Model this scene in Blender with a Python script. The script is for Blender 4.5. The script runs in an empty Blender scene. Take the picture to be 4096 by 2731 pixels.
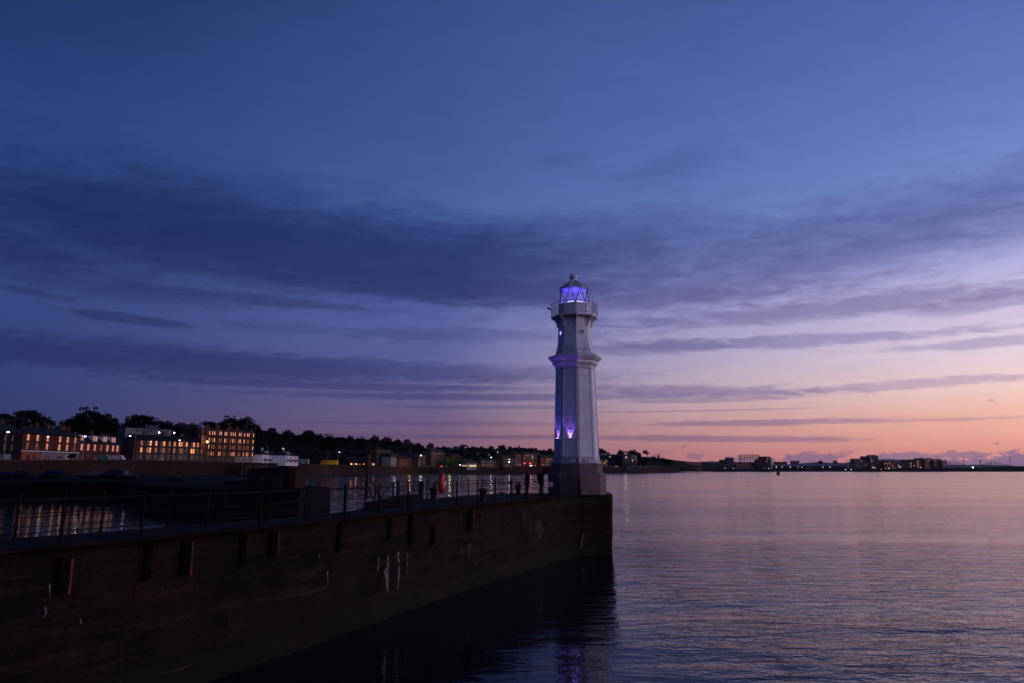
import bpy, bmesh, math, random
from mathutils import Vector, Matrix, noise
R = math.radians
C = bpy.context.scene.collection
random.seed(7)

# ------------------------------------------------------------------ camera
FPX = 2850.0
HC = 5.6
PITCH = math.atan((1878 - 1365.5) / FPX)
cam_data = bpy.data.cameras.new("camera")
cam = bpy.data.objects.new("camera", cam_data)
C.objects.link(cam)
cam_data.sensor_width = 36.0
cam_data.lens = 36.0 * FPX / 4096.0
cam_data.clip_start = 0.1
cam_data.clip_end = 60000
cam.location = (0, 0, HC)
cam.rotation_euler = (math.pi / 2 + PITCH, 0, 0)
bpy.context.scene.camera = cam
sc = bpy.context.scene
sc.view_settings.view_transform = 'Standard'
sc.view_settings.look = 'None'
sc.view_settings.exposure = 0
sc.view_settings.gamma = 1
sc.render.engine = 'CYCLES'
sc.cycles.max_bounces = 5
sc.cycles.diffuse_bounces = 2
sc.cycles.glossy_bounces = 3
sc.cycles.transmission_bounces = 4
sc.cycles.transparent_max_bounces = 6
sc.cycles.sample_clamp_indirect = 4
sc.cycles.sample_clamp_direct = 20

def ray(u, v):
    x = (u - 2048) / FPX
    y = (1365.5 - v) / FPX
    return x, math.cos(PITCH) - math.sin(PITCH) * y, math.sin(PITCH) + math.cos(PITCH) * y

def on(u, v, z):
    x, y, w = ray(u, v)
    t = (z - HC) / w
    return Vector((x * t, y * t, z))

def at(u, v, Y):
    x, y, w = ray(u, v)
    t = Y / y
    return Vector((x * t, Y, HC + w * t))

def uof(X, Y, Z):
    d = Y * math.cos(PITCH) + (Z - HC) * math.sin(PITCH)
    return 2048 + FPX * X / d

def lerp(a, b, t):
    return a + (b - a) * t

def interp(pts, x):
    if x <= pts[0][0]:
        return pts[0][1]
    for (a, b), (c, d) in zip(pts, pts[1:]):
        if x <= c:
            return b + (d - b) * (x - a) / (c - a)
    return pts[-1][1]

def lin(c):
    return tuple(((v / 255.0) / 12.92 if v / 255.0 < 0.04045 else ((v / 255.0 + 0.055) / 1.055) ** 2.4) for v in c)

# ------------------------------------------------------------------ sky
world = bpy.data.worlds.new("World")
sc.world = world
world.use_nodes = True
wn = world.node_tree
wn.nodes.clear()

class NT:
    def __init__(s, nt):
        s.nt = nt
    def n(s, t, **k):
        o = s.nt.nodes.new(t)
        for a, b in k.items():
            setattr(o, a, b)
        return o
    def put(s, sock, v):
        if isinstance(v, bpy.types.NodeSocket):
            s.nt.links.new(v, sock)
        else:
            sock.default_value = v
    def m(s, op, a, b=None, c=None, clamp=False):
        o = s.n('ShaderNodeMath', operation=op)
        o.use_clamp = clamp
        s.put(o.inputs[0], a)
        if b is not None:
            s.put(o.inputs[1], b)
        if c is not None:
            s.put(o.inputs[2], c)
        return o.outputs[0]
    def mr(s, v, a, b, c=0.0, d=1.0, smooth=True):
        o = s.n('ShaderNodeMapRange', interpolation_type='SMOOTHSTEP' if smooth else 'LINEAR')
        for i, x in enumerate((v, a, b, c, d)):
            s.put(o.inputs[i], x)
        return o.outputs[0]
    def mix(s, f, a, b, blend='MIX'):
        o = s.n('ShaderNodeMix', data_type='RGBA', blend_type=blend)
        s.put(o.inputs[0], f)
        for i, v in ((6, a), (7, b)):
            if isinstance(v, (tuple, list)):
                v = (v[0], v[1], v[2], 1)
            s.put(o.inputs[i], v)
        return o.outputs[2]
    def ramp(s, f, stops, interp='LINEAR'):
        o = s.n('ShaderNodeValToRGB')
        o.color_ramp.interpolation = interp
        e = o.color_ramp.elements
        while len(e) > 1:
            e.remove(e[-1])
        for i, (p, c) in enumerate(stops):
            x = e[0] if i == 0 else e.new(p)
            x.position = p
            x.color = (c[0], c[1], c[2], 1)
        s.put(o.inputs[0], f)
        return o.outputs[0]
    def noise(s, vec, scale, detail=4, rough=0.5, dist=0.0):
        o = s.n('ShaderNodeTexNoise')
        if vec is not None:
            s.put(o.inputs['Vector'], vec)
        o.inputs['Scale'].default_value = scale
        o.inputs['Detail'].default_value = detail
        o.inputs['Roughness'].default_value = rough
        o.inputs['Distortion'].default_value = dist
        return o.outputs['Fac']
    def xyz(s, x, y, z):
        o = s.n('ShaderNodeCombineXYZ')
        for i, v in enumerate((x, y, z)):
            s.put(o.inputs[i], v)
        return o.outputs[0]
    def mapping(s, vec, loc=(0, 0, 0), rot=(0, 0, 0), scale=(1, 1, 1), kind='POINT'):
        o = s.n('ShaderNodeMapping', vector_type=kind)
        s.put(o.inputs[0], vec)
        o.inputs['Location'].default_value = loc
        o.inputs['Rotation'].default_value = rot
        o.inputs['Scale'].default_value = scale
        return o.outputs[0]

def build_sky():
    W = NT(wn)
    tc = W.n('ShaderNodeTexCoord').outputs['Generated']
    nrm = W.n('ShaderNodeVectorMath', operation='NORMALIZE')
    W.put(nrm.inputs[0], tc)
    sp = W.n('ShaderNodeSeparateXYZ')
    W.put(sp.inputs[0], nrm.outputs[0])
    X, Y, Z = sp.outputs
    az = W.m('MULTIPLY', W.m('ARCTAN2', X, Y), 180 / math.pi)
    el = W.m('MULTIPLY', W.m('ARCSINE', Z), 180 / math.pi)
    el0 = W.m('MAXIMUM', el, 0.0)
    def RP(stops):
        return W.ramp(W.m('DIVIDE', el0, 60.0), [(e / 60.0, lin(c)) for e, c in stops])
    L = RP([(0, (50, 54, 96)), (4, (44, 60, 110)), (9, (52, 68, 126)), (14, (50, 68, 124)), (20, (46, 70, 130)), (27, (36, 60, 114)), (36, (24, 42, 86)), (50, (10, 20, 48)), (60, (8, 15, 38))])
    Cc = RP([(0, (128, 88, 110)), (2, (132, 96, 122)), (5, (112, 100, 142)), (9, (94, 100, 158)), (14, (86, 102, 166)), (20, (76, 100, 162)), (27, (66, 90, 152)), (36, (58, 80, 140)), (50, (20, 32, 74)), (60, (10, 17, 42))])
    Rr = RP([(0, (252, 152, 138)), (1.5, (255, 170, 148)), (3.5, (254, 192, 170)), (5.5, (250, 214, 206)), (8, (234, 212, 228)), (11, (208, 196, 228)), (14, (174, 174, 222)), (18, (124, 142, 202)), (23, (104, 126, 196)), (30, (84, 108, 178)), (36, (72, 95, 160)), (50, (24, 38, 84)), (60, (12, 20, 48))])
    S = RP([(0, (255, 150, 96)), (3, (255, 186, 136)), (6, (250, 204, 192)), (10, (228, 206, 228)), (16, (188, 192, 236)), (22, (150, 168, 232)), (30, (110, 134, 206)), (50, (24, 38, 84)), (60, (12, 20, 48))])
    B = RP([(0, (22, 26, 54)), (8, (36, 50, 104)), (20, (42, 62, 130)), (45, (16, 26, 62)), (60, (8, 15, 38))])
    col = W.mix(W.mr(az, -130, -50), B, L)
    col = W.mix(W.mr(az, -42, 4), col, Cc)
    col = W.mix(W.mr(az, -6, 36, smooth=False), col, Rr)
    # the afterglow past the right edge of the view is brighter than 1
    Sb = W.n('ShaderNodeVectorMath', operation='SCALE')
    W.put(Sb.inputs[0], S)
    Sb.inputs['Scale'].default_value = 1.75
    col = W.mix(W.mr(az, 40, 72), col, Sb.outputs[0])
    col = W.mix(W.mr(az, 112, 176), col, B)
    # cloud fields
    den = W.m('ADD', W.m('MAXIMUM', Z, 0.0), 0.10)
    q = W.xyz(W.m('DIVIDE', X, den), W.m('DIVIDE', Y, den), 0.0)
    n1 = W.noise(W.mapping(q, rot=(0, 0, R(-12)), scale=(0.75, 1.25, 1)), 1.1, 6, 0.55, 0.3)
    n2 = W.noise(W.mapping(q, loc=(5, 2, 0), rot=(0, 0, R(25)), scale=(1, 1.5, 1)), 6.5, 7, 0.62, 0.4)
    ae = W.xyz(az, el, 0.0)
    n3 = W.noise(W.mapping(ae, scale=(0.12, 0.75, 1)), 1.0, 5, 0.6, 0.3)
    n4 = W.noise(W.mapping(ae, loc=(3, 1, 0), rot=(0, 0, R(2)), scale=(0.30, 1.7, 1)), 1.0, 7, 0.65, 0.8)
    n5 = W.noise(W.mapping(ae, scale=(1.1, 2.4, 1)), 1.0, 6, 0.6, 0.5)
    nz = W.m('ADD', W.m('ADD', W.m('MULTIPLY', n1, 0.22), W.m('MULTIPLY', n4, 0.22)), W.m('ADD', W.m('MULTIPLY', n2, 0.36), W.m('MULTIPLY', n3, 0.26)))
    nc = W.m('SUBTRACT', nz, 0.54)
    nf = W.m('SUBTRACT', W.m('ADD', W.m('MULTIPLY', n5, 0.7), W.m('MULTIPLY', n4, 0.3)), 0.5)
    def blob(x, y, rx, ry, k=2.0, s=1.0, tilt=0.0, e0=1.15, e1=0.5):
        u, v = x * 1.7415, y * 1.7415
        a, b, c = ray(u, v)
        l = math.sqrt(a * a + b * b + c * c)
        a0 = math.degrees(math.atan2(a, b)); e = math.degrees(math.asin(c / l))
        sx = 57.3 / (1637.0 * math.sqrt(1 + ((u - 2048) / FPX) ** 2) ** 2 / 1.0)
        sy = 57.3 / 1637.0
        mp = W.mapping(ae, loc=(a0, e, 0), rot=(0, 0, R(tilt)), scale=(rx * sx, ry * sy, 1), kind='TEXTURE')
        ln = W.n('ShaderNodeVectorMath', operation='LENGTH')
        W.put(ln.inputs[0], mp)
        d = W.m('MULTIPLY_ADD', nf if y > 1012 else nc, k * (2.6 if y > 1012 else 1.2), ln.outputs['Value'])
        return W.mr(d, e0, e1, 0.0, s)
    blobs = [
        (620, 565, 760, 105, 1.5, .80, -1, 1.5, .1), (860, 600, 620, 80, 1.5, .70, -2, 1.4, .2), (520, 430, 520, 60, 2.2, .38, -2, 1.5, .0),
        (1000, 660, 440, 34, 1.6, .85, -2, 1.25, .5), (350, 500, 420, 70, 2.0, .45, 0, 1.5, .0), (180, 640, 420, 36, 2.2, .45, -4, 1.4, .2), (600, 690, 330, 13, 1.8, .6, -1, 1.2, .4),
        (1450, 610, 520, 95, 2.4, .58, 2, 1.6, .0), (2050, 530, 560, 85, 2.6, .48, 6, 1.6, .0), (2250, 440, 300, 40, 2.4, .36, 8, 1.5, .0),
        (1560, 380, 170, 40, 2.6, .28, 10, 1.4, .0), (1850, 610, 640, 60, 2.4, .45, 5, 1.5, .1), (1270, 365, 90, 22, 2.6, .25, 0, 1.4, .0),
        (300, 733, 172, 12, 1.0, .66, -3, 1.1, .6), (780, 590, 640, 85, 1.2, .55, -1, 1.4, .2), (1250, 540, 420, 55, 2.0, .42, 0, 1.5, .1), (230, 500, 430, 85, 1.8, .42, 0, 1.5, .1), (20, 560, 200, 30, 2.5, .5, -12, 1.3, .3), (60, 670, 120, 10, 2, .5, -6, 1.1, .5),
        (420, 830, 760, 34, 2.4, .75, -1, 1.3, .5), (900, 850, 600, 22, 2.4, .55, -1, 1.3, .5), (1000, 770, 500, 16, 3, .35, 0, 1.2, .4),
        (780, 886, 520, 9, 2.0, .7, 0, 1.2, .5), (1180, 911, 620, 9, 2.0, .75, 0, 1.2, .5),
        (1120, 934, 260, 5, 2.0, .5, 0, 1.2, .5), (1060, 972, 420, 6, 2.0, .4, 0, 1.2, .5), (900, 1000, 520, 5, 2, .4, 0, 1.2, .5),
        (1830, 716, 560, 22, 3.4, .66, 1, 1.4, .3), (1500, 690, 360, 16, 3.2, .42, 0, 1.3, .5), (2300, 690, 220, 16, 3, .5, 3, 1.3, .5),
        (1780, 786, 430, 14, 3.4, .6, -1, 1.2, .5), (2230, 790, 240, 9, 3, .5, 0, 1.2, .5), (1500, 800, 260, 14, 3, .45, 0, 1.2, .5),
        (1640, 898, 300, 15, 3.0, .75, -2, 1.25, .4), (2080, 882, 330, 11, 3.0, .55, 1, 1.2, .5), (1600, 918, 200, 7, 2, .6, 0, 1.2, .5),
        (1750, 969, 300, 8, 1.8, .85, 0, 1.2, .5), (2050, 966, 260, 4, 2, .5, 0, 1.2, .5), (1640, 1007, 330, 8, 1.8, .8, -1, 1.2, .5),
        (1230, 1003, 260, 6, 1.8, .5, 0, 1.2, .5), (1560, 943, 300, 2.5, 1.5, .5, 0, 1.2, .5),
        (1572, 1024, 15, 5, 2.0, .6, 0, 1.1, .6), (1507, 1047, 16, 6, 2.0, .6, 10, 1.1, .6), (1590, 1049, 30, 6, 2, .6, 0, 1.1, .6),
        (1855, 1056, 70, 17, 1.0, .85, 0, 1.05, .8), (1720, 1056, 60, 12, 1.4, .7, 0, 1.05, .7),
        (2075, 1055, 85, 16, 1.0, .85, 0, 1.05, .8), (2010, 1060, 60, 12, 1.0, .8, 0, 1.05, .8), (2215, 1044, 75, 8, 1.3, .8, -2, 1.1, .7),
        (2400, 1062, 200, 27, 1.0, .95, 4, 1.05, .85), (2250, 1066, 140, 14, 1.0, .9, 0, 1.05, .8), (1935, 1040, 30, 5, 2, .5, 8, 1.1, .5),
        (2275, 918, 12, 2.5, 1, .6, 0, 1.1, .5), (2290, 1018, 8, 3, 1, .6, 8, 1.1, .5),
    ]
    acc = None
    for b in blobs:
        o = W.m('SUBTRACT', 1.0, blob(*b))
        acc = o if acc is None else W.m('MULTIPLY', acc, o)
    cov = W.m('SUBTRACT', 1.0, acc, clamp=True)
    cl_l = RP([(0, (34, 42, 86)), (10, (34, 46, 98)), (20, (26, 44, 94)), (40, (20, 38, 86))])
    cl_c = RP([(0, (104, 80, 112)), (5, (76, 72, 122)), (10, (58, 66, 122)), (18, (40, 56, 112)), (40, (42, 60, 118))])
    cl_r = RP([(0, (142, 112, 148)), (3, (184, 138, 156)), (6, (170, 146, 184)), (9, (140, 132, 182)), (12.5, (126, 112, 164)), (16, (84, 94, 152)), (40, (64, 84, 148))])
    cc = W.mix(W.mr(az, -42, 2), cl_l, cl_c)
    cc = W.mix(W.mr(az, -4, 30, smooth=False), cc, cl_r)
    cc = W.mix(W.mr(az, 45, 80), cc, col)
    front = W.mr(az, 100, 60)
    frontl = W.mr(az, -100, -60)
    col2 = W.mix(W.m('MULTIPLY', cov, W.m('MULTIPLY', front, frontl)), col, cc)
    # faint streaks of thin cloud everywhere
    k = W.mr(nz, 0.40, 0.66, 0.94, 1.06, smooth=False)
    sc_ = W.n('ShaderNodeVectorMath', operation='SCALE')
    W.put(sc_.inputs[0], col2)
    W.put(sc_.inputs['Scale'], k)
    below = W.mix(W.mr(el, -0.6, -0.1), (0.02, 0.02, 0.03), sc_.outputs[0])
    bg = W.n('ShaderNodeBackground')
    W.put(bg.inputs[0], below)
    bg.inputs[1].default_value = 1.0
    out = W.n('ShaderNodeOutputWorld')
    wn.links.new(bg.outputs[0], out.inputs[0])
build_sky()

# ------------------------------------------------------------------ helpers
class MB:
    def __init__(s):
        s.v = []; s.f = []; s.m = []
    def face(s, pts, m=0):
        i = len(s.v)
        s.v += [tuple(p) for p in pts]
        s.f.append(tuple(range(i, i + len(pts)))); s.m.append(m)
    def hexa(s, p, m=0):
        i = len(s.v)
        s.v += [tuple(x) for x in p]
        for q in ((3, 2, 1, 0), (4, 5, 6, 7), (0, 1, 5, 4), (1, 2, 6, 5), (2, 3, 7, 6), (3, 0, 4, 7)):
            s.f.append(tuple(i + k for k in q)); s.m.append(m)
    def box(s, x0, x1, y0, y1, z0, z1, m=0):
        s.hexa([(x0, y0, z0), (x1, y0, z0), (x1, y1, z0), (x0, y1, z0), (x0, y0, z1), (x1, y0, z1), (x1, y1, z1), (x0, y1, z1)], m)
    def bar(s, p, q, w, h=None, m=0, up=(0, 0, 1)):
        p = Vector(p); q = Vector(q); h = h or w
        d = (q - p).normalized(); a = d.cross(Vector(up))
        if a.length < 1e-3:
            a = d.cross(Vector((0, 1, 0)))
        a.normalize(); b = a.cross(d)
        o = [a * (w / 2) * i + b * (h / 2) * j for i, j in ((-1, -1), (1, -1), (1, 1), (-1, 1))]
        s.hexa([p + x for x in o] + [q + x for x in o], m)
    def tube(s, p, q, r, r2=None, n=8, m=0, cap=True):
        p = Vector(p); q = Vector(q); r2 = r if r2 is None else r2
        d = (q - p).normalized(); a = d.cross(Vector((0, 0, 1)))
        if a.length < 1e-3:
            a = Vector((1, 0, 0))
        a.normalize(); b = a.cross(d)
        i = len(s.v)
        for c, rr in ((p, r), (q, r2)):
            for k in range(n):
                t = 2 * math.pi * k / n
                s.v.append(tuple(c + (a * math.cos(t) + b * math.sin(t)) * rr))
        for k in range(n):
            s.f.append((i + k, i + (k + 1) % n, i + n + (k + 1) % n, i + n + k)); s.m.append(m)
        if cap:
            s.f.append(tuple(i + k for k in range(n))[::-1]); s.m.append(m)
            s.f.append(tuple(i + n + k for k in range(n))); s.m.append(m)
    def lathe(s, prof, n=16, c=(0, 0), rot=0.0, m=0, cap=True):
        i = len(s.v)
        for r, z in prof:
            for k in range(n):
                t = rot + 2 * math.pi * k / n
                s.v.append((c[0] + r * math.cos(t), c[1] + r * math.sin(t), z))
        for j in range(len(prof) - 1):
            for k in range(n):
                a = i + j * n
                s.f.append((a + k, a + (k + 1) % n, a + n + (k + 1) % n, a + n + k)); s.m.append(m)
        if cap:
            s.f.append(tuple(i + k for k in range(n))[::-1]); s.m.append(m)
            a = i + (len(prof) - 1) * n
            s.f.append(tuple(a + k for k in range(n))); s.m.append(m)
    def build(s, name, mats, parent=None, smooth=False, bevel=0.0):
        me = bpy.data.meshes.new(name)
        me.from_pydata(s.v, [], s.f)
        mats = mats if isinstance(mats, (list, tuple)) else [mats]
        for x in mats:
            me.materials.append(x)
        me.polygons.foreach_set('material_index', s.m)
        if smooth:
            me.polygons.foreach_set('use_smooth', [True] * len(s.f))
        me.update()
        o = bpy.data.objects.new(name, me)
        C.objects.link(o)
        if parent:
            o.parent = parent
        if bevel:
            b = o.modifiers.new('bevel', 'BEVEL'); b.width = bevel; b.segments = 2; b.limit_method = 'ANGLE'
        return o

def tag(o, label=None, cat=None, group=None, kind=None):
    if label: o['label'] = label
    if cat: o['category'] = cat
    if group: o['group'] = group
    if kind: o['kind'] = kind
    return o

def empty(name, loc=(0, 0, 0), rz=0.0, label=None, cat=None, group=None):
    o = bpy.data.objects.new(name, None)
    C.objects.link(o)
    o.location = loc; o.rotation_euler = (0, 0, rz); o.empty_display_size = 0.2
    return tag(o, label, cat, group)

def kids(o):
    return [c for c in C.objects if c.parent == o]

def copy_tree(o, parent=None):
    c = o.copy(); C.objects.link(c)
    if parent: c.parent = parent
    for ch in kids(o):
        copy_tree(ch, c)
    return c

# ------------------------------------------------------------------ materials
def pm(name, c1, c2=None, scale=3.0, rough=0.7, metal=0.0, bump=0.0, stretch=(1, 1, 1), detail=5, emit=None, spec=None, lo=0.35, hi=0.65):
    m = bpy.data.materials.new(name)
    m.use_nodes = True
    N = NT(m.node_tree)
    b = m.node_tree.nodes['Principled BSDF']
    b.inputs['Roughness'].default_value = rough
    b.inputs['Metallic'].default_value = metal
    b.inputs['Specular IOR Level'].default_value = .3
    if spec is not None:
        b.inputs['Specular IOR Level'].default_value = spec
    if c2 is None:
        c2 = tuple(x * 0.7 for x in c1)
    tc = N.n('ShaderNodeTexCoord').outputs['Object']
    v = N.mapping(tc, scale=stretch)
    f = N.noise(v, scale, detail, 0.6)
    N.put(b.inputs['Base Color'], N.mix(N.mr(f, lo, hi), c1, c2))
    if bump:
        bp = N.n('ShaderNodeBump')
        bp.inputs['Strength'].default_value = 1.0
        bp.inputs['Distance'].default_value = bump
        N.put(bp.inputs['Height'], f)
        N.put(b.inputs['Normal'], bp.outputs[0])
    if emit:
        b.inputs['Emission Color'].default_value = (*emit[0], 1)
        b.inputs['Emission Strength'].default_value = emit[1]
    return m

def stone_mat(name, c1, c2, mortar, bw=0.9, bh=0.32, wet=None):
    """coursed stone; brick pattern in the wall's own metres (local x along, z up)"""
    m = bpy.data.materials.new(name); m.use_nodes = True
    N = NT(m.node_tree); b = m.node_tree.nodes['Principled BSDF']
    tc = N.n('ShaderNodeTexCoord').outputs['Object']
    sp = N.n('ShaderNodeSeparateXYZ'); N.put(sp.inputs[0], tc)
    s = N.m('ADD', sp.outputs[0], sp.outputs[1])
    vec = N.xyz(s, sp.outputs[2], 0.0)
    br = N.n('ShaderNodeTexBrick')
    N.put(br.inputs['Vector'], vec)
    br.inputs['Color1'].default_value = (*c1, 1); br.inputs['Color2'].default_value = (*c2, 1); br.inputs['Mortar'].default_value = (*mortar, 1)
    br.inputs['Scale'].default_value = 1.0
    br.inputs['Brick Width'].default_value = bw; br.inputs['Row Height'].default_value = bh; br.inputs['Mortar Size'].default_value = 0.02
    nz = N.noise(tc, 0.35, 6, 0.65)
    col = N.mix(N.mr(nz, 0.4, 0.68, 0.0, 0.75), br.outputs['Color'], tuple(x * 0.35 for x in c1))
    n2 = N.noise(N.mapping(tc, scale=(1, 1, 2.5)), 1.3, 5, 0.7)
    col = N.mix(N.mr(n2, 0.56, 0.64, 0.0, 0.55), col, tuple(min(1, x * 1.7) for x in c2))
    N.put(b.inputs['Base Color'], col)
    b.inputs['Roughness'].default_value = 0.9; b.inputs['Specular IOR Level'].default_value = .12
    bp = N.n('ShaderNodeBump'); bp.inputs['Distance'].default_value = 0.04
    N.put(bp.inputs['Height'], N.m('ADD', br.outputs['Fac'], N.m('MULTIPLY', nz, -2.0)))
    bp.invert = True
    N.put(b.inputs['Normal'], bp.outputs[0])
    return m

def emis(name, col, s):
    m = bpy.data.materials.new(name); m.use_nodes = True
    b = m.node_tree.nodes['Principled BSDF']
    b.inputs['Base Color'].default_value = (0.3, 0.3, 0.3, 1)
    b.inputs['Emission Color'].default_value = (*col, 1)
    b.inputs['Emission Strength'].default_value = s
    return m

M = {}
M['red_stone'] = stone_mat('red_sandstone', (.17, .058, .034), (.11, .04, .026), (.06, .03, .022))
M['brown_stone'] = stone_mat('brown_stone', (.16, .09, .062), (.10, .056, .042), (.045, .028, .022), 0.7, 0.3)
M['pink_stone'] = stone_mat('pink_sandstone', (.13, .068, .050), (.085, .045, .035), (.04, .026, .02), 0.7, 0.3)
M['orange_stone'] = stone_mat('warm_sandstone', (.24, .09, .042), (.20, .075, .036), (.1, .05, .03))
M['grey_stone'] = stone_mat('grey_stone', (.12, .10, .095), (.09, .08, .08), (.05, .045, .045))
M['dark_stone'] = stone_mat('near_black_stone', (.014, .011, .011), (.009, .008, .008), (.006, .006, .006))  # stone coloured almost black throughout
M['wall_stone'] = stone_mat('sea_wall_stone', (.052, .024, .018), (.026, .013, .010), (.010, .007, .006), 1.3, 0.5)
M['slate'] = pm('roof_slate', (.016, .016, .020), (.009, .009, .012), 2, .75, spec=.2, bump=.02, stretch=(1, 1, 3))
M['red_roof'] = pm('red_tiles', (.09, .03, .02), (.05, .018, .014), 2, .8)
M['white_render'] = pm('white_render', (.78, .76, .80), (.66, .65, .70), .8, .8)
M['white_paint'] = pm('white_paint', (.75, .75, .76), (.6, .6, .62), 1.5, .5)
M['orange_paint'] = pm('orange_shop_paint', (.32, .065, .014), (.26, .05, .012), 1.5, .5)
M['blue_clad'] = pm('blue_cladding', (.05, .075, .14), (.03, .05, .10), .3, .7)
M['dark_clad'] = pm('dark_cladding', (.016, .018, .028), (.010, .012, .020), .3, .8, spec=.1)
M['grey_clad'] = pm('grey_cladding', (.20, .19, .21), (.14, .14, .16), .3, .6)
M['pink_clad'] = pm('pale_pink_brick', (.22, .14, .13), (.15, .10, .10), .3, .7)
M['dark_metal'] = pm('black_painted_iron', (.006, .006, .007), (.014, .009, .007), 9, .7, 0, spec=.08, bump=.004)
M['grey_metal'] = pm('galvanised_steel', (.35, .35, .36), (.26, .26, .27), 6, .45, .6)
M['timber'] = pm('wet_timber', (.045, .032, .025), (.022, .016, .013), 3, .7, bump=.01, stretch=(3, 3, .4))
M['rust'] = pm('rusted_steel', (.20, .045, .006), (.06, .014, .004), 5, .8, bump=.01, stretch=(1, 1, .3))
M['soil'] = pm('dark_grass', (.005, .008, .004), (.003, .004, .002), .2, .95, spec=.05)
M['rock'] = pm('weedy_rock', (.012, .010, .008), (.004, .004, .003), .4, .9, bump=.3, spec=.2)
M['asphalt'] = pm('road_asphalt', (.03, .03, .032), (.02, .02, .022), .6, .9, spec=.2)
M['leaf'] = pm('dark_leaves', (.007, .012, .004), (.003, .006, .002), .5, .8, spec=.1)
M['leaf_lit'] = pm('lamplit_leaves', (.05, .085, .02), (.03, .055, .014), .7, .6)  # lighter leaf copy, lamp light painted into the colour of the lit trees
M['bark'] = pm('bark', (.035, .025, .018), (.02, .015, .012), 3, .9)
M['rubber'] = pm('black_rubber', (.012, .012, .012), (.02, .02, .02), 5, .8)
M['car_glass'] = pm('car_glass', (.03, .03, .035), (.03, .03, .035), 1, .06)
M['frame_white'] = pm('white_window_frame', (.35, .34, .35), (.28, .27, .28), 1, .5)
M['frame_dark'] = pm('dark_window_frame', (.06, .045, .04), (.04, .03, .03), 1, .6)

def glass(name, tint, refl, rough=.04):
    m = bpy.data.materials.new(name); m.use_nodes = True
    N = NT(m.node_tree); b = m.node_tree.nodes['Principled BSDF']
    tc = N.n('ShaderNodeTexCoord').outputs['Object']
    f = N.noise(tc, 1.3, 2)
    N.put(b.inputs['Base Color'], N.mix(N.mr(f, .3, .7), tint, tuple(x * .8 for x in tint)))
    b.inputs['Metallic'].default_value = refl
    b.inputs['Roughness'].default_value = rough
    return m
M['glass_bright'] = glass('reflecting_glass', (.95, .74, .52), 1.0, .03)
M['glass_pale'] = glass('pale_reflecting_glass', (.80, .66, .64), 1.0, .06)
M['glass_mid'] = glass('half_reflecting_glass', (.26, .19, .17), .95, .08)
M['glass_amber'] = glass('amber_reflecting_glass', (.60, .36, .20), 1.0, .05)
M['glass_dark'] = glass('dark_glass', (.05, .05, .06), .5, .1)
M['lit_warm'] = emis('lit_window_warm', lin((255, 180, 90)), .9)
M['lit_dim'] = emis('lit_window_dim', lin((220, 150, 80)), .35)
M['lit_yellow'] = emis('lit_window_yellow', lin((255, 220, 130)), 1.0)

# ------------------------------------------------------------------ water
def water_mat():
    m = bpy.data.materials.new('sea_water'); m.use_nodes = True
    N = NT(m.node_tree); b = m.node_tree.nodes['Principled BSDF']
    b.inputs['Base Color'].default_value = (.002, .005, .014, 1)
    b.inputs['Roughness'].default_value = 0.045
    b.inputs['IOR'].default_value = 1.33; b.inputs['Specular IOR Level'].default_value = .48
    tc = N.n('ShaderNodeTexCoord').outputs['Object']
    sp = N.n('ShaderNodeSeparateXYZ'); N.put(sp.inputs[0], tc)
    # open water to the right of the pier line is rougher than the sheltered side
    side = N.m('SUBTRACT', sp.outputs[0], N.m('MULTIPLY', sp.outputs[1], 0.03))
    # the inner harbour behind the pier is almost flat
    har = N.mr(N.m('ADD', sp.outputs[0], N.m('MULTIPLY', sp.outputs[1], 0.31)), -8.0, 3.0, 0.14, 0.18)
    bay = N.m('MULTIPLY', N.mr(sp.outputs[1], 55.0, 100.0, 0.0, 0.22), N.mr(N.m('ADD', sp.outputs[0], N.m('MULTIPLY', sp.outputs[1], 0.31)), -4.0, 4.0))
    open_ = N.m('ADD', N.m('ADD', har, bay), N.mr(side, 0.0, 9.0, 0.0, 0.75))
    swell = N.noise(N.mapping(tc, rot=(0, 0, R(26)), scale=(0.30, 1.0, 1)), 0.33, 3, 0.5, 0.4)
    rip = N.noise(N.mapping(tc, rot=(0, 0, R(30)), scale=(0.36, 1.0, 1)), 1.5, 4, 0.5, 0.6)
    fine = N.noise(N.mapping(tc, rot=(0, 0, R(-8)), scale=(1.0, 1.0, 1)), 5.0, 2, 0.5)
    gust = N.noise(N.mapping(tc, rot=(0, 0, R(5)), scale=(0.15, 1, 1)), 0.035, 4, 0.6)
    g = N.mr(gust, 0.35, 0.65, 0.55, 1.25)
    h = N.m('ADD', N.m('MULTIPLY', swell, 0.26), N.m('ADD', N.m('MULTIPLY', rip, 0.145), N.m('MULTIPLY', fine, 0.027)))
    h = N.m('MULTIPLY', h, N.m('MULTIPLY', open_, g))
    # ripples too small to resolve far out become surface roughness instead of bump
    ln = N.n('ShaderNodeVectorMath', operation='LENGTH'); N.put(ln.inputs[0], tc); far_ = ln.outputs['Value']
    lg = N.m('LOGARITHM', N.m('MAXIMUM', far_, 1.0), 10.0)
    h = N.m('MULTIPLY', h, N.mr(lg, 1.55, 2.75, 1.0, 0.10, smooth=False))
    rgh = N.m('ADD', 0.05, N.m('MULTIPLY', N.mr(lg, 1.55, 2.8, 0.0, 0.12, smooth=False), N.mr(gust, .35, .65, .75, 1.15)))
    N.put(b.inputs['Roughness'], N.m('MULTIPLY', rgh, N.mr(open_, .1, .9, .6, 1.0)))
    bp = N.n('ShaderNodeBump'); bp.inputs['Strength'].default_value = 1.0; bp.inputs['Distance'].default_value = 1.0
    N.put(bp.inputs['Height'], h)
    N.put(b.inputs['Normal'], bp.outputs[0])
    return m
w = MB()
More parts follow.
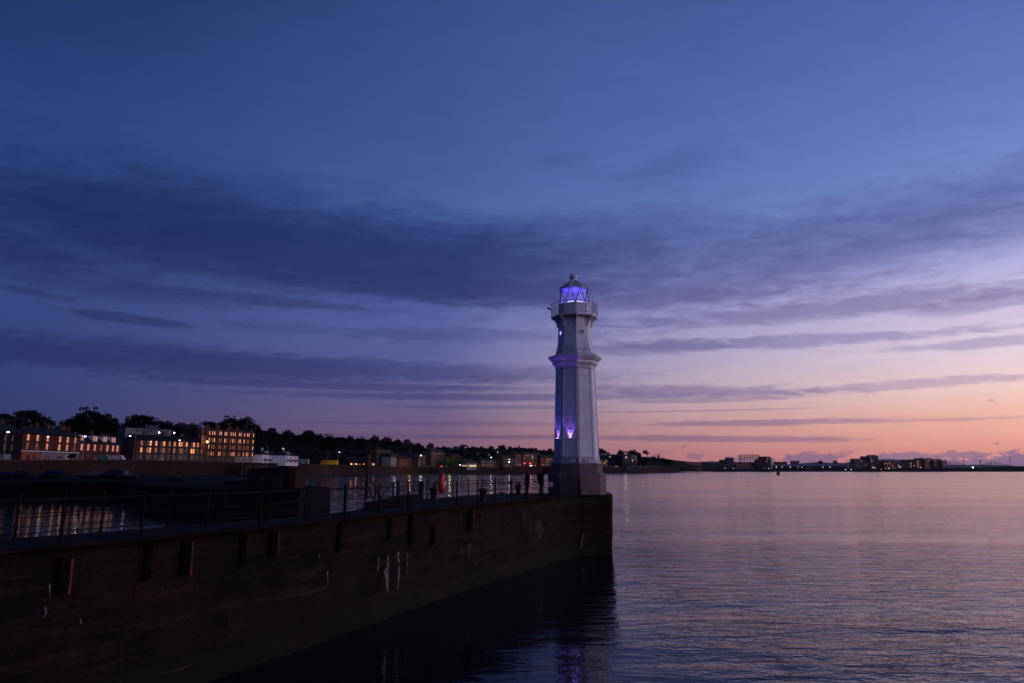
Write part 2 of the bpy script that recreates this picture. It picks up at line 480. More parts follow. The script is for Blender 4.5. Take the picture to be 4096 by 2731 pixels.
w.face([(-9000, -300, 0), (14000, -300, 0), (14000, 30000, 0), (-9000, 30000, 0)])
sea = w.build('sea', water_mat())
tag(sea, 'calm rippled sea and harbour water reflecting the dusk sky', None, None, 'structure')

# ------------------------------------------------------------------ harbour pier
DZ = 3.94
OUT = [(5, 1.0), (0, 1.2), (-4, 1.6), (-8, 3), (-10.5, 5), (-11.9, 7.6), (-12.0, 10.5), (-11.5, 13.2), (-10.63, 15.33), (-9.95, 16.7), (-9.05, 18.4), (-8.2, 20.1), (-7.35, 22.0),
       (-6.55, 23.9), (-5.72, 26.0), (-4.88, 28.1), (-4.05, 30.2), (-3.22, 32.3), (-2.4, 34.2), (-0.7, 38.0), (1.03, 41.7), (2.2, 44.2), (3.2, 46.4), (4.43, 48.2), (5.6, 48.95), (6.62, 49.3), (6.85, 49.55)]
END = [(7.1, 52), (7.35, 55.6), (4.9, 54.6)]
INN = [(2.3, 53.3), (-0.1, 53.3), (-1.35, 51.8), (-3.0, 48.6), (-3.95, 45.7), (-5.1, 42.5), (-6.0, 37.4), (-6.5, 32.6), (-6.75, 30.0), (-7.4, 27.4), (-8.6, 25.0), (-9.65, 23.2), (-10.5, 21.4), (-11.4, 19.8), (-12.52, 18.0),
       (-13.6, 15.4), (-14.5, 10.5), (-13.8, 4), (-10, -1.5), (0, -3), (5, -3)]

def resample(pts, step):
    out = []
    for a, b in zip(pts, pts[1:]):
        a = Vector(a); b = Vector(b)
        n = max(1, int((b - a).length / step))
        for k in range(n):
            out.append(a.lerp(b, k / n))
    out.append(Vector(pts[-1]))
    return out

def pier_wall_mat():
    m = bpy.data.materials.new('pier_masonry'); m.use_nodes = True
    N = NT(m.node_tree); b = m.node_tree.nodes['Principled BSDF']
    tc = N.n('ShaderNodeTexCoord').outputs['Object']
    sp = N.n('ShaderNodeSeparateXYZ'); N.put(sp.inputs[0], tc)
    s = N.m('ADD', N.m('MULTIPLY', sp.outputs[0], .43), N.m('MULTIPLY', sp.outputs[1], .9))
    z = sp.outputs[2]
    v = N.xyz(s, z, 0.0)
    big = N.noise(v, .55, 6, .65)
    streak = N.noise(N.mapping(v, scale=(2.2, .25, 1)), 1.0, 5, .6)
    lay = N.noise(N.mapping(v, scale=(.3, 3.0, 1)), 1.0, 6, .65)
    grit = N.noise(v, 9.0, 4, .7)
    speck = N.noise(v, 22.0, 2, .5)
    col = N.mix(N.mr(big, .42, .60), (.025, .0095, .0045), (.0035, .0024, .0016))
    col = N.mix(N.mr(lay, .5, .64, 0, .8), col, (.046, .023, .017))
    col = N.mix(N.mr(streak, .50, .64, 0, .7), col, (.010, .008, .005))
    col = N.mix(N.mr(grit, .42, .62, 0, .75), col, (.006, .005, .004))
    col = N.mix(N.mr(speck, .73, .77, 0, .8), col, (.22, .20, .18))
    # weed below the tide mark, bright moss on the lip near the lighthouse
    tide = N.m('ADD', z, N.m('MULTIPLY', big, 1.4))
    col = N.mix(N.mr(tide, 2.2, 1.3, 0, .8), col, (.012, .011, .006))
    lip = N.m('MULTIPLY', N.mr(z, 3.0, 3.9), N.mr(sp.outputs[1], 42, 47))
    col = N.mix(N.m('MULTIPLY', lip, N.mr(streak, .40, .55)), col, (.016, .024, .006))
    wob = N.noise(v, 1.2, 3, .6)
    fz = N.m('FRACT', N.m('DIVIDE', N.m('ADD', z, N.m('MULTIPLY', wob, .22)), 1.18))
    lj = N.mr(N.m('ABSOLUTE', N.m('SUBTRACT', fz, .5)), .478, .497)
    fs_ = N.m('FRACT', N.m('DIVIDE', N.m('ADD', s, N.m('MULTIPLY', wob, .35)), 6.3))
    vj = N.mr(N.m('ABSOLUTE', N.m('SUBTRACT', fs_, .5)), .490, .498)
    jt = N.m('MULTIPLY', N.m('MAXIMUM', lj, vj), N.mr(grit, .38, .6))
    col = N.mix(N.m('MULTIPLY', jt, .9), col, (.004, .003, .003))
    edge = N.mr(N.m('ABSOLUTE', N.m('SUBTRACT', fz, .56)), .02, .0)  # light on the wall cracks painted in as a pale line
    col = N.mix(N.m('MULTIPLY', edge, N.mr(lay, .54, .66, 0, .5)), col, (.15, .11, .09))
    N.put(b.inputs['Base Color'], col)
    b.inputs['Roughness'].default_value = .85; b.inputs['Specular IOR Level'].default_value = .15
    bp = N.n('ShaderNodeBump'); bp.inputs['Distance'].default_value = .10
    N.put(bp.inputs['Height'], N.m('ADD', big, N.m('ADD', N.m('MULTIPLY', lay, .5), N.m('MULTIPLY', grit, .25))))
    N.put(b.inputs['Normal'], bp.outputs[0])
    return m
M['pier'] = pier_wall_mat()
M['deck'] = pm('worn_concrete_deck', (.034, .018, .018), (.016, .010, .011), .5, .9, bump=.02, spec=.08)
M['deck2'] = pm('coping_stone', (.022, .014, .010), (.008, .006, .005), 1.2, .95, bump=.03, spec=.06)

M['fender_recess'] = pm('recess_black', (.006, .005, .005), (.003, .003, .003), 3, .95, spec=.05)  # near-black stands in for the shade inside the wall recesses
pier = empty('harbour_pier', (0, 0, 0), 0, 'long curved stone pier with dark weedy wall that carries the lighthouse', 'pier')

def wall_strip(pts, mb, ztop=DZ, zbot=-1.5, rows=12, m=0, batter=.18, seed=0):
    n = len(pts); i0 = len(mb.v)
    for k, p in enumerate(pts):
        a = pts[max(0, k - 1)]; c = pts[min(n - 1, k + 1)]
        t = (c - a).normalized(); nr = Vector((t.y, -t.x))
        for r in range(rows + 1):
            z = lerp(ztop, zbot, r / rows)
            d = noise.noise(Vector((p.x * .9, p.y * .9, z * 1.3 + seed))) * .05 + batter * (ztop - z) / (ztop - zbot)
            if r == 0: d = 0
            if r in (4, 7): d -= .02
            mb.v.append((p.x + nr.x * d, p.y + nr.y * d, z))
    for k in range(n - 1):
        for r in range(rows):
            a = i0 + k * (rows + 1) + r
            mb.f.append((a, a + 1, a + rows + 2, a + rows + 1)); mb.m.append(m)

wm = MB()
wall_strip(resample([(x, y) for x, y in OUT][::-1], .5)[::-1], wm, batter=-.18)
wall_strip(resample(OUT[-1:] + END + INN[:1], .7), wm, batter=-.18)
wall_strip(resample(INN, .8), wm, batter=-.18, seed=9)
wm.build('wall', M['pier'], pier)
from mathutils.geometry import tessellate_polygon
loop = [Vector((x, y, DZ)) for x, y in OUT + END + INN]
dm = MB(); dm.v = [tuple(p) for p in loop]
for t in tessellate_polygon([loop]):
    a, b_, c = [loop[i] for i in t]
    if (b_ - a).cross(c - a).z < 0: t = t[::-1]
    dm.f.append(tuple(t)); dm.m.append(0)
dm.build('deck', M['deck'], pier)
# coping kerb along the outer lip
cm = MB()
op = resample(OUT, 1.1)
for a, b_ in list(zip(op, op[1:]))[:-2]:
    t = (b_ - a).normalized(); nr = Vector((t.y, -t.x)) * -1
    q = [a + nr * -.03, b_ + nr * -.03 - t * .012, b_ + nr * -.42 - t * .012, a + nr * -.42]
    q = [a - nr * -.0 + nr * .04, b_ + nr * .04 - t * .015, b_ - nr * .40 - t * .015, a - nr * .40]
    cm.hexa([(p.x, p.y, DZ - .02) for p in q] + [(p.x, p.y, DZ + .045 + .012 * noise.noise(Vector((p.x, p.y, 3)))) for p in q])
cm.build('coping', M['deck2'], pier)

OUTC = [(uof(x, y, DZ), Vector((x, y))) for x, y in OUT[8:]]
def on_out(u, inset=0.0, z=DZ):
    for (ua, a), (ub, b_) in zip(OUTC, OUTC[1:]):
        if ua <= u <= ub:
            t = (u - ua) / (ub - ua); p = a.lerp(b_, t); d = (b_ - a).normalized()
            return Vector((p.x - d.y * inset, p.y + d.x * inset, z)), d
    a, b_ = OUTC[0][1], OUTC[1][1]; d = (b_ - a).normalized()
    t = (u - OUTC[0][0]) / (OUTC[1][0] - OUTC[0][0]); p = a.lerp(b_, t)
    return Vector((p.x - d.y * inset, p.y + d.x * inset, z)), d

# fenders: recess shade put in as black strips, some with a rusted steel channel
fx = [(250, 2228, 2368, 1), (594, 2165, 2320, 0), (733, 2162, 2292, 1), (966, 2125, 2262, 0), (1085, 2120, 2222, 1), (1353, 2086, 2205, 0), (1555, 2068, 2152, 0), (1640, 2060, 2178, 0), (1728, 2100, 2180, 0), (1873, 2033, 2112, 1)]
for u, v0, v1, rs in fx:
    p, d = on_out(u)
    z0 = at(u, v0, p.y).z; z1 = at(u, v1, p.y).z
    z0 = min(z0, DZ - .12)
    nr = Vector((d.y, -d.x))
    mb = MB()
    def fb(a0, a1, n0, n1, zz0, zz1, m):
        q = [p.xy + d * a0 + nr * n0, p.xy + d * a1 + nr * n0, p.xy + d * a1 + nr * n1, p.xy + d * a0 + nr * n1]
        mb.hexa([(x.x, x.y, zz0) for x in q] + [(x.x, x.y, zz1) for x in q], m)
    fb(-.09, .09, -.1, .09 if not rs else .14, z1, z0, 0)
    if rs:
        fb(.10, .15, -.1, .20, z1 - .05, z0 - .02, 1)
    for zz in (z0 - .15, z1 + .2):
        fb(.02, .08, .08, .16, zz - .04, zz + .04, 0)
    mb.build('fender_recess', [M['fender_recess'], M['rust']], pier)

# lime / guano runs on the wall
M['lime'] = pm('lime_run', (.30, .26, .25), (.05, .035, .03), 14, .9, stretch=(1, 1, .25))
lm = MB()
random.seed(3)
def drip(u, v0, v1, wpx):
    lm = MB()
    p, d = on_out(u); nr = Vector((d.y, -d.x))
    z0 = at(u, v0, p.y).z; z1 = at(u, v1, p.y).z
    wd = wpx / 2850 * p.y * 1.5
    n = 18; L = []; Rr = []; oo = 0.0
    for k in range(n + 1):
        z = lerp(z0, z1, k / n)
        s = wd * (random.random() * .75 + .12) * (1 if k < n else .15) * (1 - .4 * k / n) * (.4 if k == 0 else 1)
        oo += (random.random() - .5) * wd * .35; o = oo
        off = .1 + .05 * (DZ - z) / 5.4 + .03
        L.append(p.xy + d * (o - s / 2) + nr * off); Rr.append(p.xy + d * (o + s / 2) + nr * off)
        L[-1] = (L[-1].x, L[-1].y, z); Rr[-1] = (Rr[-1].x, Rr[-1].y, z)
    for k in range(n):
        lm.face([L[k], L[k + 1], Rr[k + 1], Rr[k]])
    lm.build('lime_streak', M['lime'], pier)
for a in [(1545, 2215, 2370, 13), (1538, 2270, 2360, 22), (1585, 2205, 2250, 14), (1588, 2260, 2352, 12), (1508, 2225, 2282, 9), (1620, 2208, 2310, 4), (1833, 2068, 2086, 6), (1916, 2068, 2086, 5), (1885, 2063, 2069, 3),
          (2084, 2045, 2130, 4), (2112, 2090, 2152, 3), (2127, 2088, 2124, 3), (2136, 2086, 2130, 4), (2147, 2080, 2154, 7), (2154, 2078, 2150, 5), (2161, 2108, 2132, 4), (2325, 2130, 2196, 8),
          (1838, 2190, 2215, 5), (1866, 2172, 2222, 8), (1892, 2240, 2262, 6), (197, 2330, 2388, 6), (190, 2420, 2465, 12), (340, 2472, 2492, 10), (1302, 2280, 2330, 7), (1660, 2245, 2252, 4), (1270, 2212, 2228, 8)]:
    drip(*a)

# ------------------------------------------------------------------ lighthouse
LC = Vector((4.58, 51.15)); LA = math.atan2(-LC.y, -LC.x)
LROT = LA + R(5.5)
lh = empty('lighthouse', (LC.x, LC.y, DZ), 0, 'white octagonal lighthouse with violet lit lantern at the end of the pier', 'lighthouse')
def lz(z): return z - DZ

def lh_paint(rust=False):
    m = bpy.data.materials.new('lighthouse_white_paint'); m.use_nodes = True
    N = NT(m.node_tree); b = m.node_tree.nodes['Principled BSDF']
    tc = N.n('ShaderNodeTexCoord').outputs['Object']
    sp = N.n('ShaderNodeSeparateXYZ'); N.put(sp.inputs[0], tc)
    z = sp.outputs[2]
    ang = N.m('ARCTAN2', sp.outputs[1], sp.outputs[0])
    big = N.noise(tc, 1.1, 5, .6)
    col = N.mix(N.mr(big, .35, .7), (.80, .80, .84), (.66, .66, .72))
    st = N.noise(N.xyz(N.m('MULTIPLY', ang, 9.0), N.m('MULTIPLY', z, .35), 0), 1.0, 4, .6)
    col = N.mix(N.mr(st, .54, .72, 0, .24), col, (.34, .30, .28))
    chip = N.noise(tc, 7.0, 4, .7)
    col = N.mix(N.mr(chip, .70, .73, 0, .9), col, (.10, .045, .03))
    # rust runs on the flared skirt
    rs = N.noise(N.xyz(N.m('MULTIPLY', ang, 22.0), N.m('MULTIPLY', z, .8), 3.0), 1.0, 3, .6)
    band = N.m('MULTIPLY', N.mr(z, lz(6.62), lz(6.45)), N.mr(z, lz(6.02), lz(6.14)))
    col = N.mix(N.m('MULTIPLY', band, N.mr(rs, .45, .54, 0, .95)), col, (.13, .040, .018))
    # lichen on the ledge above the cornice
    lich = N.noise(tc, 16.0, 5, .75)
    lb = N.m('MULTIPLY', N.mr(z, lz(14.75), lz(14.0)), N.mr(z, lz(13.7), lz(13.9)))
    big2 = N.noise(tc, 2.0, 2, .5)
    col = N.mix(N.m('MULTIPLY', N.m('MULTIPLY', lb, N.mr(big2, .38, .55)), N.mr(lich, .47, .55, 0, .85)), col, (.09, .09, .085))
    for zz, h in ((12.72, .05), (13.72, .06)):
        bd = N.m('MULTIPLY', N.mr(z, lz(zz + h), lz(zz + h * .4)), N.mr(z, lz(zz - h), lz(zz - h * .4)))
        col = N.mix(N.m('MULTIPLY', bd, N.mr(chip, .42, .55)), col, (.13, .05, .03))
    N.put(b.inputs['Base Color'], col)
    b.inputs['Roughness'].default_value = .45
    bp = N.n('ShaderNodeBump'); bp.inputs['Distance'].default_value = .006
    N.put(bp.inputs['Height'], N.noise(tc, 14, 3)); N.put(b.inputs['Normal'], bp.outputs[0])
    return m
M['lh'] = lh_paint()

def plinth_mat():
    m = bpy.data.materials.new('painted_plinth_stone'); m.use_nodes = True
    N = NT(m.node_tree); b = m.node_tree.nodes['Principled BSDF']
    tc = N.n('ShaderNodeTexCoord').outputs['Object']
    sp = N.n('ShaderNodeSeparateXYZ'); N.put(sp.inputs[0], tc)
    ang = N.m('ARCTAN2', sp.outputs[1], sp.outputs[0])
    big = N.noise(tc, 1.6, 5, .6)
    col = N.mix(N.mr(big, .35, .7), (.20, .135, .125), (.11, .08, .078))
    st = N.noise(N.xyz(N.m('MULTIPLY', ang, 14.0), N.m('MULTIPLY', sp.outputs[2], .3), 0), 1.0, 4, .6)
    col = N.mix(N.mr(st, .52, .66, 0, .55), col, (.12, .055, .035))
    pit = N.noise(tc, 5.5, 4, .7)
    col = N.mix(N.mr(pit, .63, .68, 0, .8), col, (.05, .045, .04))
    N.put(b.inputs['Base Color'], col)
    b.inputs['Roughness'].default_value = .8
    bp = N.n('ShaderNodeBump'); bp.inputs['Distance'].default_value = .03
    N.put(bp.inputs['Height'], N.noise(tc, 5, 5)); N.put(b.inputs['Normal'], bp.outputs[0])
    return m
M['plinth'] = plinth_mat()

def octp(prof):
    mb = MB(); mb.lathe([(r, lz(z)) for r, z in prof], 8, rot=LROT); return mb
octp([(2.06, 3.90), (2.06, 5.32), (2.0, 5.38), (1.86, 5.42), (1.84, 5.46), (1.84, 6.06)]).build('plinth', M['plinth'], lh, bevel=.02)
octp([(1.78, 6.062), (1.80, 6.10), (1.78, 6.16), (1.72, 6.20), (1.66, 6.30), (1.62, 6.42), (1.605, 6.52)]).build('flared_skirt', M['lh'], lh)
octp([(1.60, 6.521), (1.41, 12.70)]).build('shaft', M['lh'], lh)
octp([(1.44, 12.701), (1.44, 12.78), (1.45, 12.80), (1.47, 12.90), (1.53, 13.0), (1.62, 13.08), (1.64, 13.10), (1.66, 13.10), (1.66, 13.28), (1.70, 13.30), (1.76, 13.36), (1.86, 13.46), (1.95, 13.58), (1.96, 13.66), (1.85, 13.70), (1.5, 13.80)]).build('cornice', M['lh'], lh)
octp([(1.46, 13.801), (1.40, 13.95), (1.31, 14.25), (1.25, 14.6), (1.215, 15.0), (1.20, 15.6), (1.20, 16.42)]).build('upper_shaft', M['lh'], lh)
octp([(1.66, 16.46), (1.72, 16.48), (1.72, 16.58), (1.70, 16.60)]).build('gallery_floor', M['lh'], lh)
octp([(1.165, 16.601), (1.165, 17.40), (1.19, 17.42), (1.19, 17.47), (1.10, 17.48)]).build('lantern_base', M['lh'], lh)
# batten strips down the shaft corners
def oc(k, r, z, off=0.0):
    t = LROT + k * math.pi / 4 + off
    return Vector((r * math.cos(t), r * math.sin(t), lz(z)))
for k in range(8):
    mb = MB()
    for s in (-1, 1):
        mb.bar(oc(k, 1.585, 6.53, s * .055), oc(k, 1.40, 12.69, s * .055), .035, .035)
    mb.build('corner_batten', M['lh'], lh)
# horizontal plate seam
mb = MB()
for k in range(8):
    r = lerp(1.60, 1.41, (9.35 - 6.52) / 6.18) + .004
    mb.bar(oc(k, r - .004, 9.35), oc(k + 1, r - .004, 9.35), .008, .03)
mb.build('plate_seam', M['lh'], lh)
# gallery brackets
for k in range(8):
    t = LROT + k * math.pi / 4
    e = Vector((math.cos(t), math.sin(t), 0)); sd = Vector((-e.y, e.x, 0)) * .035
    pts = [(1.20, 16.455), (1.66, 16.455), (1.66, 16.38), (1.52, 16.32), (1.40, 16.20), (1.32, 16.04), (1.30, 15.86), (1.26, 15.78), (1.20, 15.76)]
    L = [e * r + sd + Vector((0, 0, lz(z))) for r, z in pts]; Rr = [e * r - sd + Vector((0, 0, lz(z))) for r, z in pts]
    mb = MB(); mb.face(L); mb.face(Rr[::-1])
    for i in range(len(pts)):
        j = (i + 1) % len(pts); mb.face([L[j], L[i], Rr[i], Rr[j]])
    mb.build('gallery_bracket', M['lh'], lh)
# gallery railing
mb = MB()
for k in range(8):
    a = oc(k, 1.69, 16.6); b_ = oc(k + 1, 1.69, 16.6)
    for zz, rr in ((.10, .012), (.94, .02)):
        mb.tube(a + Vector((0, 0, zz)), b_ + Vector((0, 0, zz)), rr, n=6)
    mb.tube(a, a + Vector((0, 0, .95)), .02, n=6)
    for i in range(1, 11):
        p = a.lerp(b_, i / 11)
        mb.tube(p + Vector((0, 0, .1)), p + Vector((0, 0, .93)), .009, n=5)
mb.build('gallery_railing', M['grey_metal'], lh)
# lantern: antiprism of diagonal astragals, glass, roof, ventilator
top_off = math.pi / 8
mb = MB(); gm = MB()
for k in range(8):
    a = oc(k, 1.06, 17.48); b_ = oc(k, 1.03, 18.62, top_off); c = oc(k + 1, 1.06, 17.48); d = oc(k + 1, 1.03, 18.62, top_off)
    mb.bar(a, b_, .035, .03); mb.bar(b_, c, .035, .03)
    mb.bar(a, c, .04, .04); mb.bar(b_, d, .04, .04)
    s = .985
    S = lambda p: Vector((p.x * s, p.y * s, p.z))
    gm.face([S(a), S(c), S(b_)]); gm.face([S(b_), S(c), S(d)])
mb.build('lantern_frame', M['dark_metal'], lh)
def lantern_glass():
    m = bpy.data.materials.new('lantern_glass'); m.use_nodes = True
    nt = m.node_tree; nt.nodes.clear(); N = NT(nt)
    t = N.n('ShaderNodeBsdfTransparent'); g = N.n('ShaderNodeBsdfGlossy'); tr = N.n('ShaderNodeBsdfTranslucent'); df = N.n('ShaderNodeBsdfDiffuse')
    t.inputs[0].default_value = (.93, .93, .96, 1); g.inputs['Roughness'].default_value = .08; g.inputs[0].default_value = (.8, .8, .8, 1)
    tr.inputs[0].default_value = (.8, .8, .85, 1); df.inputs[0].default_value = (.8, .8, .85, 1)
    a = N.n('ShaderNodeMixShader'); a.inputs[0].default_value = .5
    nt.links.new(tr.outputs[0], a.inputs[1]); nt.links.new(df.outputs[0], a.inputs[2])
    b_ = N.n('ShaderNodeMixShader'); b_.inputs[0].default_value = .27
    nt.links.new(t.outputs[0], b_.inputs[1]); nt.links.new(a.outputs[0], b_.inputs[2])
    c = N.n('ShaderNodeMixShader'); c.inputs[0].default_value = .06
    nt.links.new(b_.outputs[0], c.inputs[1]); nt.links.new(g.outputs[0], c.inputs[2])
    o = N.n('ShaderNodeOutputMaterial'); nt.links.new(c.outputs[0], o.inputs[0])
    return m
gm.build('lantern_glass', lantern_glass(), lh)
mb = MB()
mb.lathe([(1.16, lz(18.60)), (1.18, lz(18.62)), (1.18, lz(18.67)), (1.12, lz(18.71)), (.24, lz(19.33))], 8, rot=LROT + top_off)
rf = mb.build('lantern_roof', pm('lead_grey_roof', (.52, .54, .58), (.40, .42, .46), 2, .5), lh)
mb = MB()
for k in range(8):
    mb.bar(oc(k, 1.13, 18.73, top_off), oc(k, .25, 19.345, top_off), .03, .03)
mb.build('roof_rib', M['lh'], rf)
mb = MB()
mb.lathe([(.235, lz(19.28)), (.235, lz(19.52)), (.32, lz(19.53)), (.325, lz(19.57)), (.30, lz(19.66)), (.25, lz(19.75)), (.16, lz(19.83)), (.05, lz(19.87))], 20)
mb.build('ventilator', M['lh'], lh, smooth=False)
# portholes on every other face
def face_c(deg, R_, z):   # deg measured from the camera side toward +X
    t = LA + R(deg)
    return Vector((R_ * math.cos(t), R_ * math.sin(t), lz(z))), Vector((math.cos(t), math.sin(t), 0))
M['violet_glow'] = emis('violet_pane_glow', (.42, .22, 1.0), 2.2)  # emission for the one violet porthole pane
for deg, lit in ((28, 0), (-62, 1), (118, 0), (208, 0)):
    c, n_ = face_c(deg, 1.207 * math.cos(R(22.5)), 15.3)
    a = n_.cross(Vector((0, 0, 1)))
    mb = MB(); i0 = 0
    seg = 20
    for rr, off in ((.185, 0), (.185, .05), (.145, .05), (.145, .01)):
        for k in range(seg):
            t = 2 * math.pi * k / seg
            mb.v.append(tuple(c + n_ * off + (a * math.cos(t) + Vector((0, 0, 1)) * math.sin(t)) * rr))
    for j in range(3):
        for k in range(seg):
            mb.f.append((j * seg + k, j * seg + (k + 1) % seg, (j + 1) * seg + (k + 1) % seg, (j + 1) * seg + k)); mb.m.append(0)
    pw = mb.build('porthole', M['lh'], lh)
    g = MB(); g.face([c + n_ * .014 + (a * math.cos(2 * math.pi * k / seg) + Vector((0, 0, 1)) * math.sin(2 * math.pi * k / seg)) * .146 for k in range(seg)])
    g.build('pane', M['violet_glow'] if lit else M['glass_dark'], pw)
# violet up-lights on two faces
for deg in (-17, -62):
    rr = lerp(1.60, 1.41, (7.85 - 6.52) / 6.18) * math.cos(R(22.5))
    c, n_ = face_c(deg, rr, 7.80); a = n_.cross(Vector((0, 0, 1)))
    mb = MB()
    mb.bar(c + n_ * .10 + Vector((0, 0, -.09)), c + n_ * .10, .16, .14, up=tuple(a))
    mb.bar(c - n_ * .02 + Vector((0, 0, -.06)), c + n_ * .05 + Vector((0, 0, -.06)), .05, .05)
    fl = mb.build('uplight', M['dark_metal'], lh)
    mb = MB(); mb.bar(c + n_ * .10 + Vector((0, 0, .002)), c + n_ * .10 + Vector((0, 0, .012)), .12, .10, up=tuple(a))
    mb.build('lens', emis('uplight_lens', (.6, .35, 1.0), 12), fl)
    sd = bpy.data.lights.new('uplight_beam', 'SPOT'); sd.energy = 130; sd.color = (.22, .05, 1.0); sd.spot_size = R(26); sd.spot_blend = 1.0; sd.shadow_soft_size = .04
    so = bpy.data.objects.new('uplight_beam', sd); C.objects.link(so); so.parent = lh
    so.location = c + n_ * .14 + Vector((0, 0, .05))
    dirv = (Vector((0, 0, 1)) + n_ * .02).normalized()
    so.rotation_euler = dirv.to_track_quat('-Z', 'Y').to_euler()
    wd_ = bpy.data.lights.new('uplight_wash', 'SPOT'); wd_.energy = 160; wd_.color = (.24, .11, 1.0); wd_.spot_size = R(76); wd_.spot_blend = .8; wd_.shadow_soft_size = .02
    wo = bpy.data.objects.new('uplight_wash', wd_); C.objects.link(wo); wo.parent = lh
    wo.location = c + n_ * .05 + Vector((0, 0, .03)); wo.rotation_euler = Vector((0, 0, 1)).to_track_quat('-Z', 'Y').to_euler()
    # rust bracket stain plate above the lamp
    mb = MB()
    for z0, z1, w0, dx in ((8.40, 8.45, .22, .03), (8.18, 8.42, .03, -.1), (8.05, 8.22, .05, .0)):
        cc, nn = face_c(deg, rr - .015 * (z0 - 7.8), z0)
        rr2 = lerp(1.60, 1.41, (z0 - 6.52) / 6.18) * math.cos(R(22.5)); cc, nn = face_c(deg, rr2, z0)
        cc = cc + a * dx
        mb.hexa([cc + a * s * w0 / 2 + nn * o + Vector((0, 0, zz)) for zz in (0, z1 - z0) for s, o in ((-1, .0), (1, .0), (1, .003), (-1, .003))])
    mb.build('rust_scar', M['rust'], lh)
# lantern lights
pl = bpy.data.lights.new('lantern_light', 'POINT'); pl.energy = 60; pl.color = (.11, .08, 1.0); pl.shadow_soft_size = .15
po = bpy.data.objects.new('lantern_light', pl); C.objects.link(po); po.parent = lh; po.location = (0, 0, lz(17.95))
mb = MB()
for k in (5, 6, 7, 0, 1, 2):
    mb.bar(oc(k, .86, 17.56, .12), oc(k + 1, .86, 17.56, -.12), .05, .07)
mb.build('light_tube', emis('lantern_tube', (.55, .50, 1.0), 3.0), lh)
mb = MB(); mb.lathe([(.98, lz(17.485)), (.98, lz(17.50)), (.3, lz(17.52)), (.28, lz(17.7)), (.12, lz(17.72))], 16)
mb.build('lamp_pedestal', M['lh'], lh)
# unlit floodlight on a bracket, right side; small black lamp on the gallery
p = at(2386, 1770, 51.5) - Vector((LC.x, LC.y, DZ)); q = at(2374, 1771, 51.5) - Vector((LC.x, LC.y, DZ))
mb = MB(); mb.bar(q, p, .04); mb.bar(p + Vector((.0, 0, -.09)), p + Vector((.0, 0, .11)), .22, .16); mb.bar(p + Vector((.02, -.09, -.07)), p + Vector((.02, -.09, .09)), .17, .03, m=1)
mb.build('side_floodlight', [M['grey_metal'], M['car_glass']], lh)
p = at(2197, 1237, 51.2) - Vector((LC.x, LC.y, DZ))
mb = MB(); mb.bar(p + Vector((-.12, 0, .1)), p + Vector((.10, 0, -.06)), .09, .12); mb.bar(p + Vector((.05, 0, -.02)), p + Vector((.12, 0, .0)), .03)
mb.build('gallery_lamp', M['dark_metal'], lh)

# ------------------------------------------------------------------ railings
def post_mesh(h):
    mb = MB()
    mb.lathe([(.075, 0), (.075, .03), (.042, .05), (.034, .12), (.032, .22), (.05, .25), (.05, .30), (.032, .33), (.030, .56), (.05, .59), (.05, .65), (.032, .68), (.028, h - .12), (.045, h - .08), (.048, h - .02), (.03, h), (.045, h + .03), (.045, h + .07), (.02, h + .10)], 10)
    return mb
def railing(name, pts, label, skip_end=False, rail_mat=None, sag=0.0):
    base = pts[0]
    r = empty(name, base, 0, label, 'railing')
    pm_ = post_mesh(1.0).build('post', M['dark_metal'], r, smooth=True)
    for i, p in enumerate(pts):
        o = pm_ if i == 0 else pm_.copy()
        if i: C.objects.link(o); o.parent = r
        o.location = p - base
    for zz, rr in ((.96, .022), (.60, .014), (.27, .014)):
        mb = MB()
        for a, b_ in zip(pts, pts[1:]):
            a = a - base + Vector((0, 0, zz)); b_ = b_ - base + Vector((0, 0, zz))
            n = 4; pr = a
            for k in range(1, n + 1):
                t = k / n; q = a.lerp(b_, t) - Vector((0, 0, sag * 4 * t * (1 - t)))
                mb.tube(pr, q, rr, n=6, cap=False); pr = q
        mb.build('rail', M['rail'], r, smooth=True)
    for a, b_ in zip(pts, pts[1:]):
        a = a - base; b_ = b_ - base; L = (b_ - a).length
        n = int(L / .11); mb = MB()
        for k in range(1, n):
            q = a.lerp(b_, k / n); mb.tube(q + Vector((0, 0, .06)), q + Vector((0, 0, .94)), .0028, n=3, cap=False)
        for k in range(1, 9):
            z = Vector((0, 0, k * .105)); mb.tube(a + z, b_ + z, .0028, n=3, cap=False)
        mb.build('wire_panel', M['wire'], r)
    return r
M['rail'] = pm('worn_rail_paint', (.006, .005, .005), (.014, .009, .008), 6, .6, 0, spec=.08, bump=.003)
M['wire'] = pm('fine_wire', (.015, .015, .016), (.010, .010, .010), 6, .7, 0, spec=.08)
nu = [-330, -60, 264, 585, 848, 1064, 1247, 1402, 1535, 1651, 1755, 1845, 1923, 1996, 2061, 2120, 2187, 2250]
npts = [on_out(u, .24, DZ + .05)[0] for u in nu] + [Vector((LC.x, LC.y, 0)) + Vector((oc(0, 2.12, 0).x, oc(0, 2.12, 0).y, DZ + .03))]
railing('outer_railing', npts, 'black iron railing with wire mesh along the near lip of the pier', sag=.02)
INC = [(uof(x, y, DZ), Vector((x, y))) for x, y in INN[:17]][::-1]
def on_inn(u, inset=.2):
    for (ua, a), (ub, b_) in zip(INC, INC[1:]):
        if ua <= u <= ub:
            p = a.lerp(b_, (u - ua) / (ub - ua)); d = (b_ - a).normalized()
            return Vector((p.x + d.y * inset, p.y - d.x * inset, DZ))
    return Vector((INC[-1][1].x, INC[-1][1].y - inset, DZ))
railing('inner_railing', [on_inn(u) for u in (-300, 40, 382, 648, 869, 1057, 1217, 1355, 1440)], 'black iron railing on the harbour lip, left of the timber frame', sag=.02)
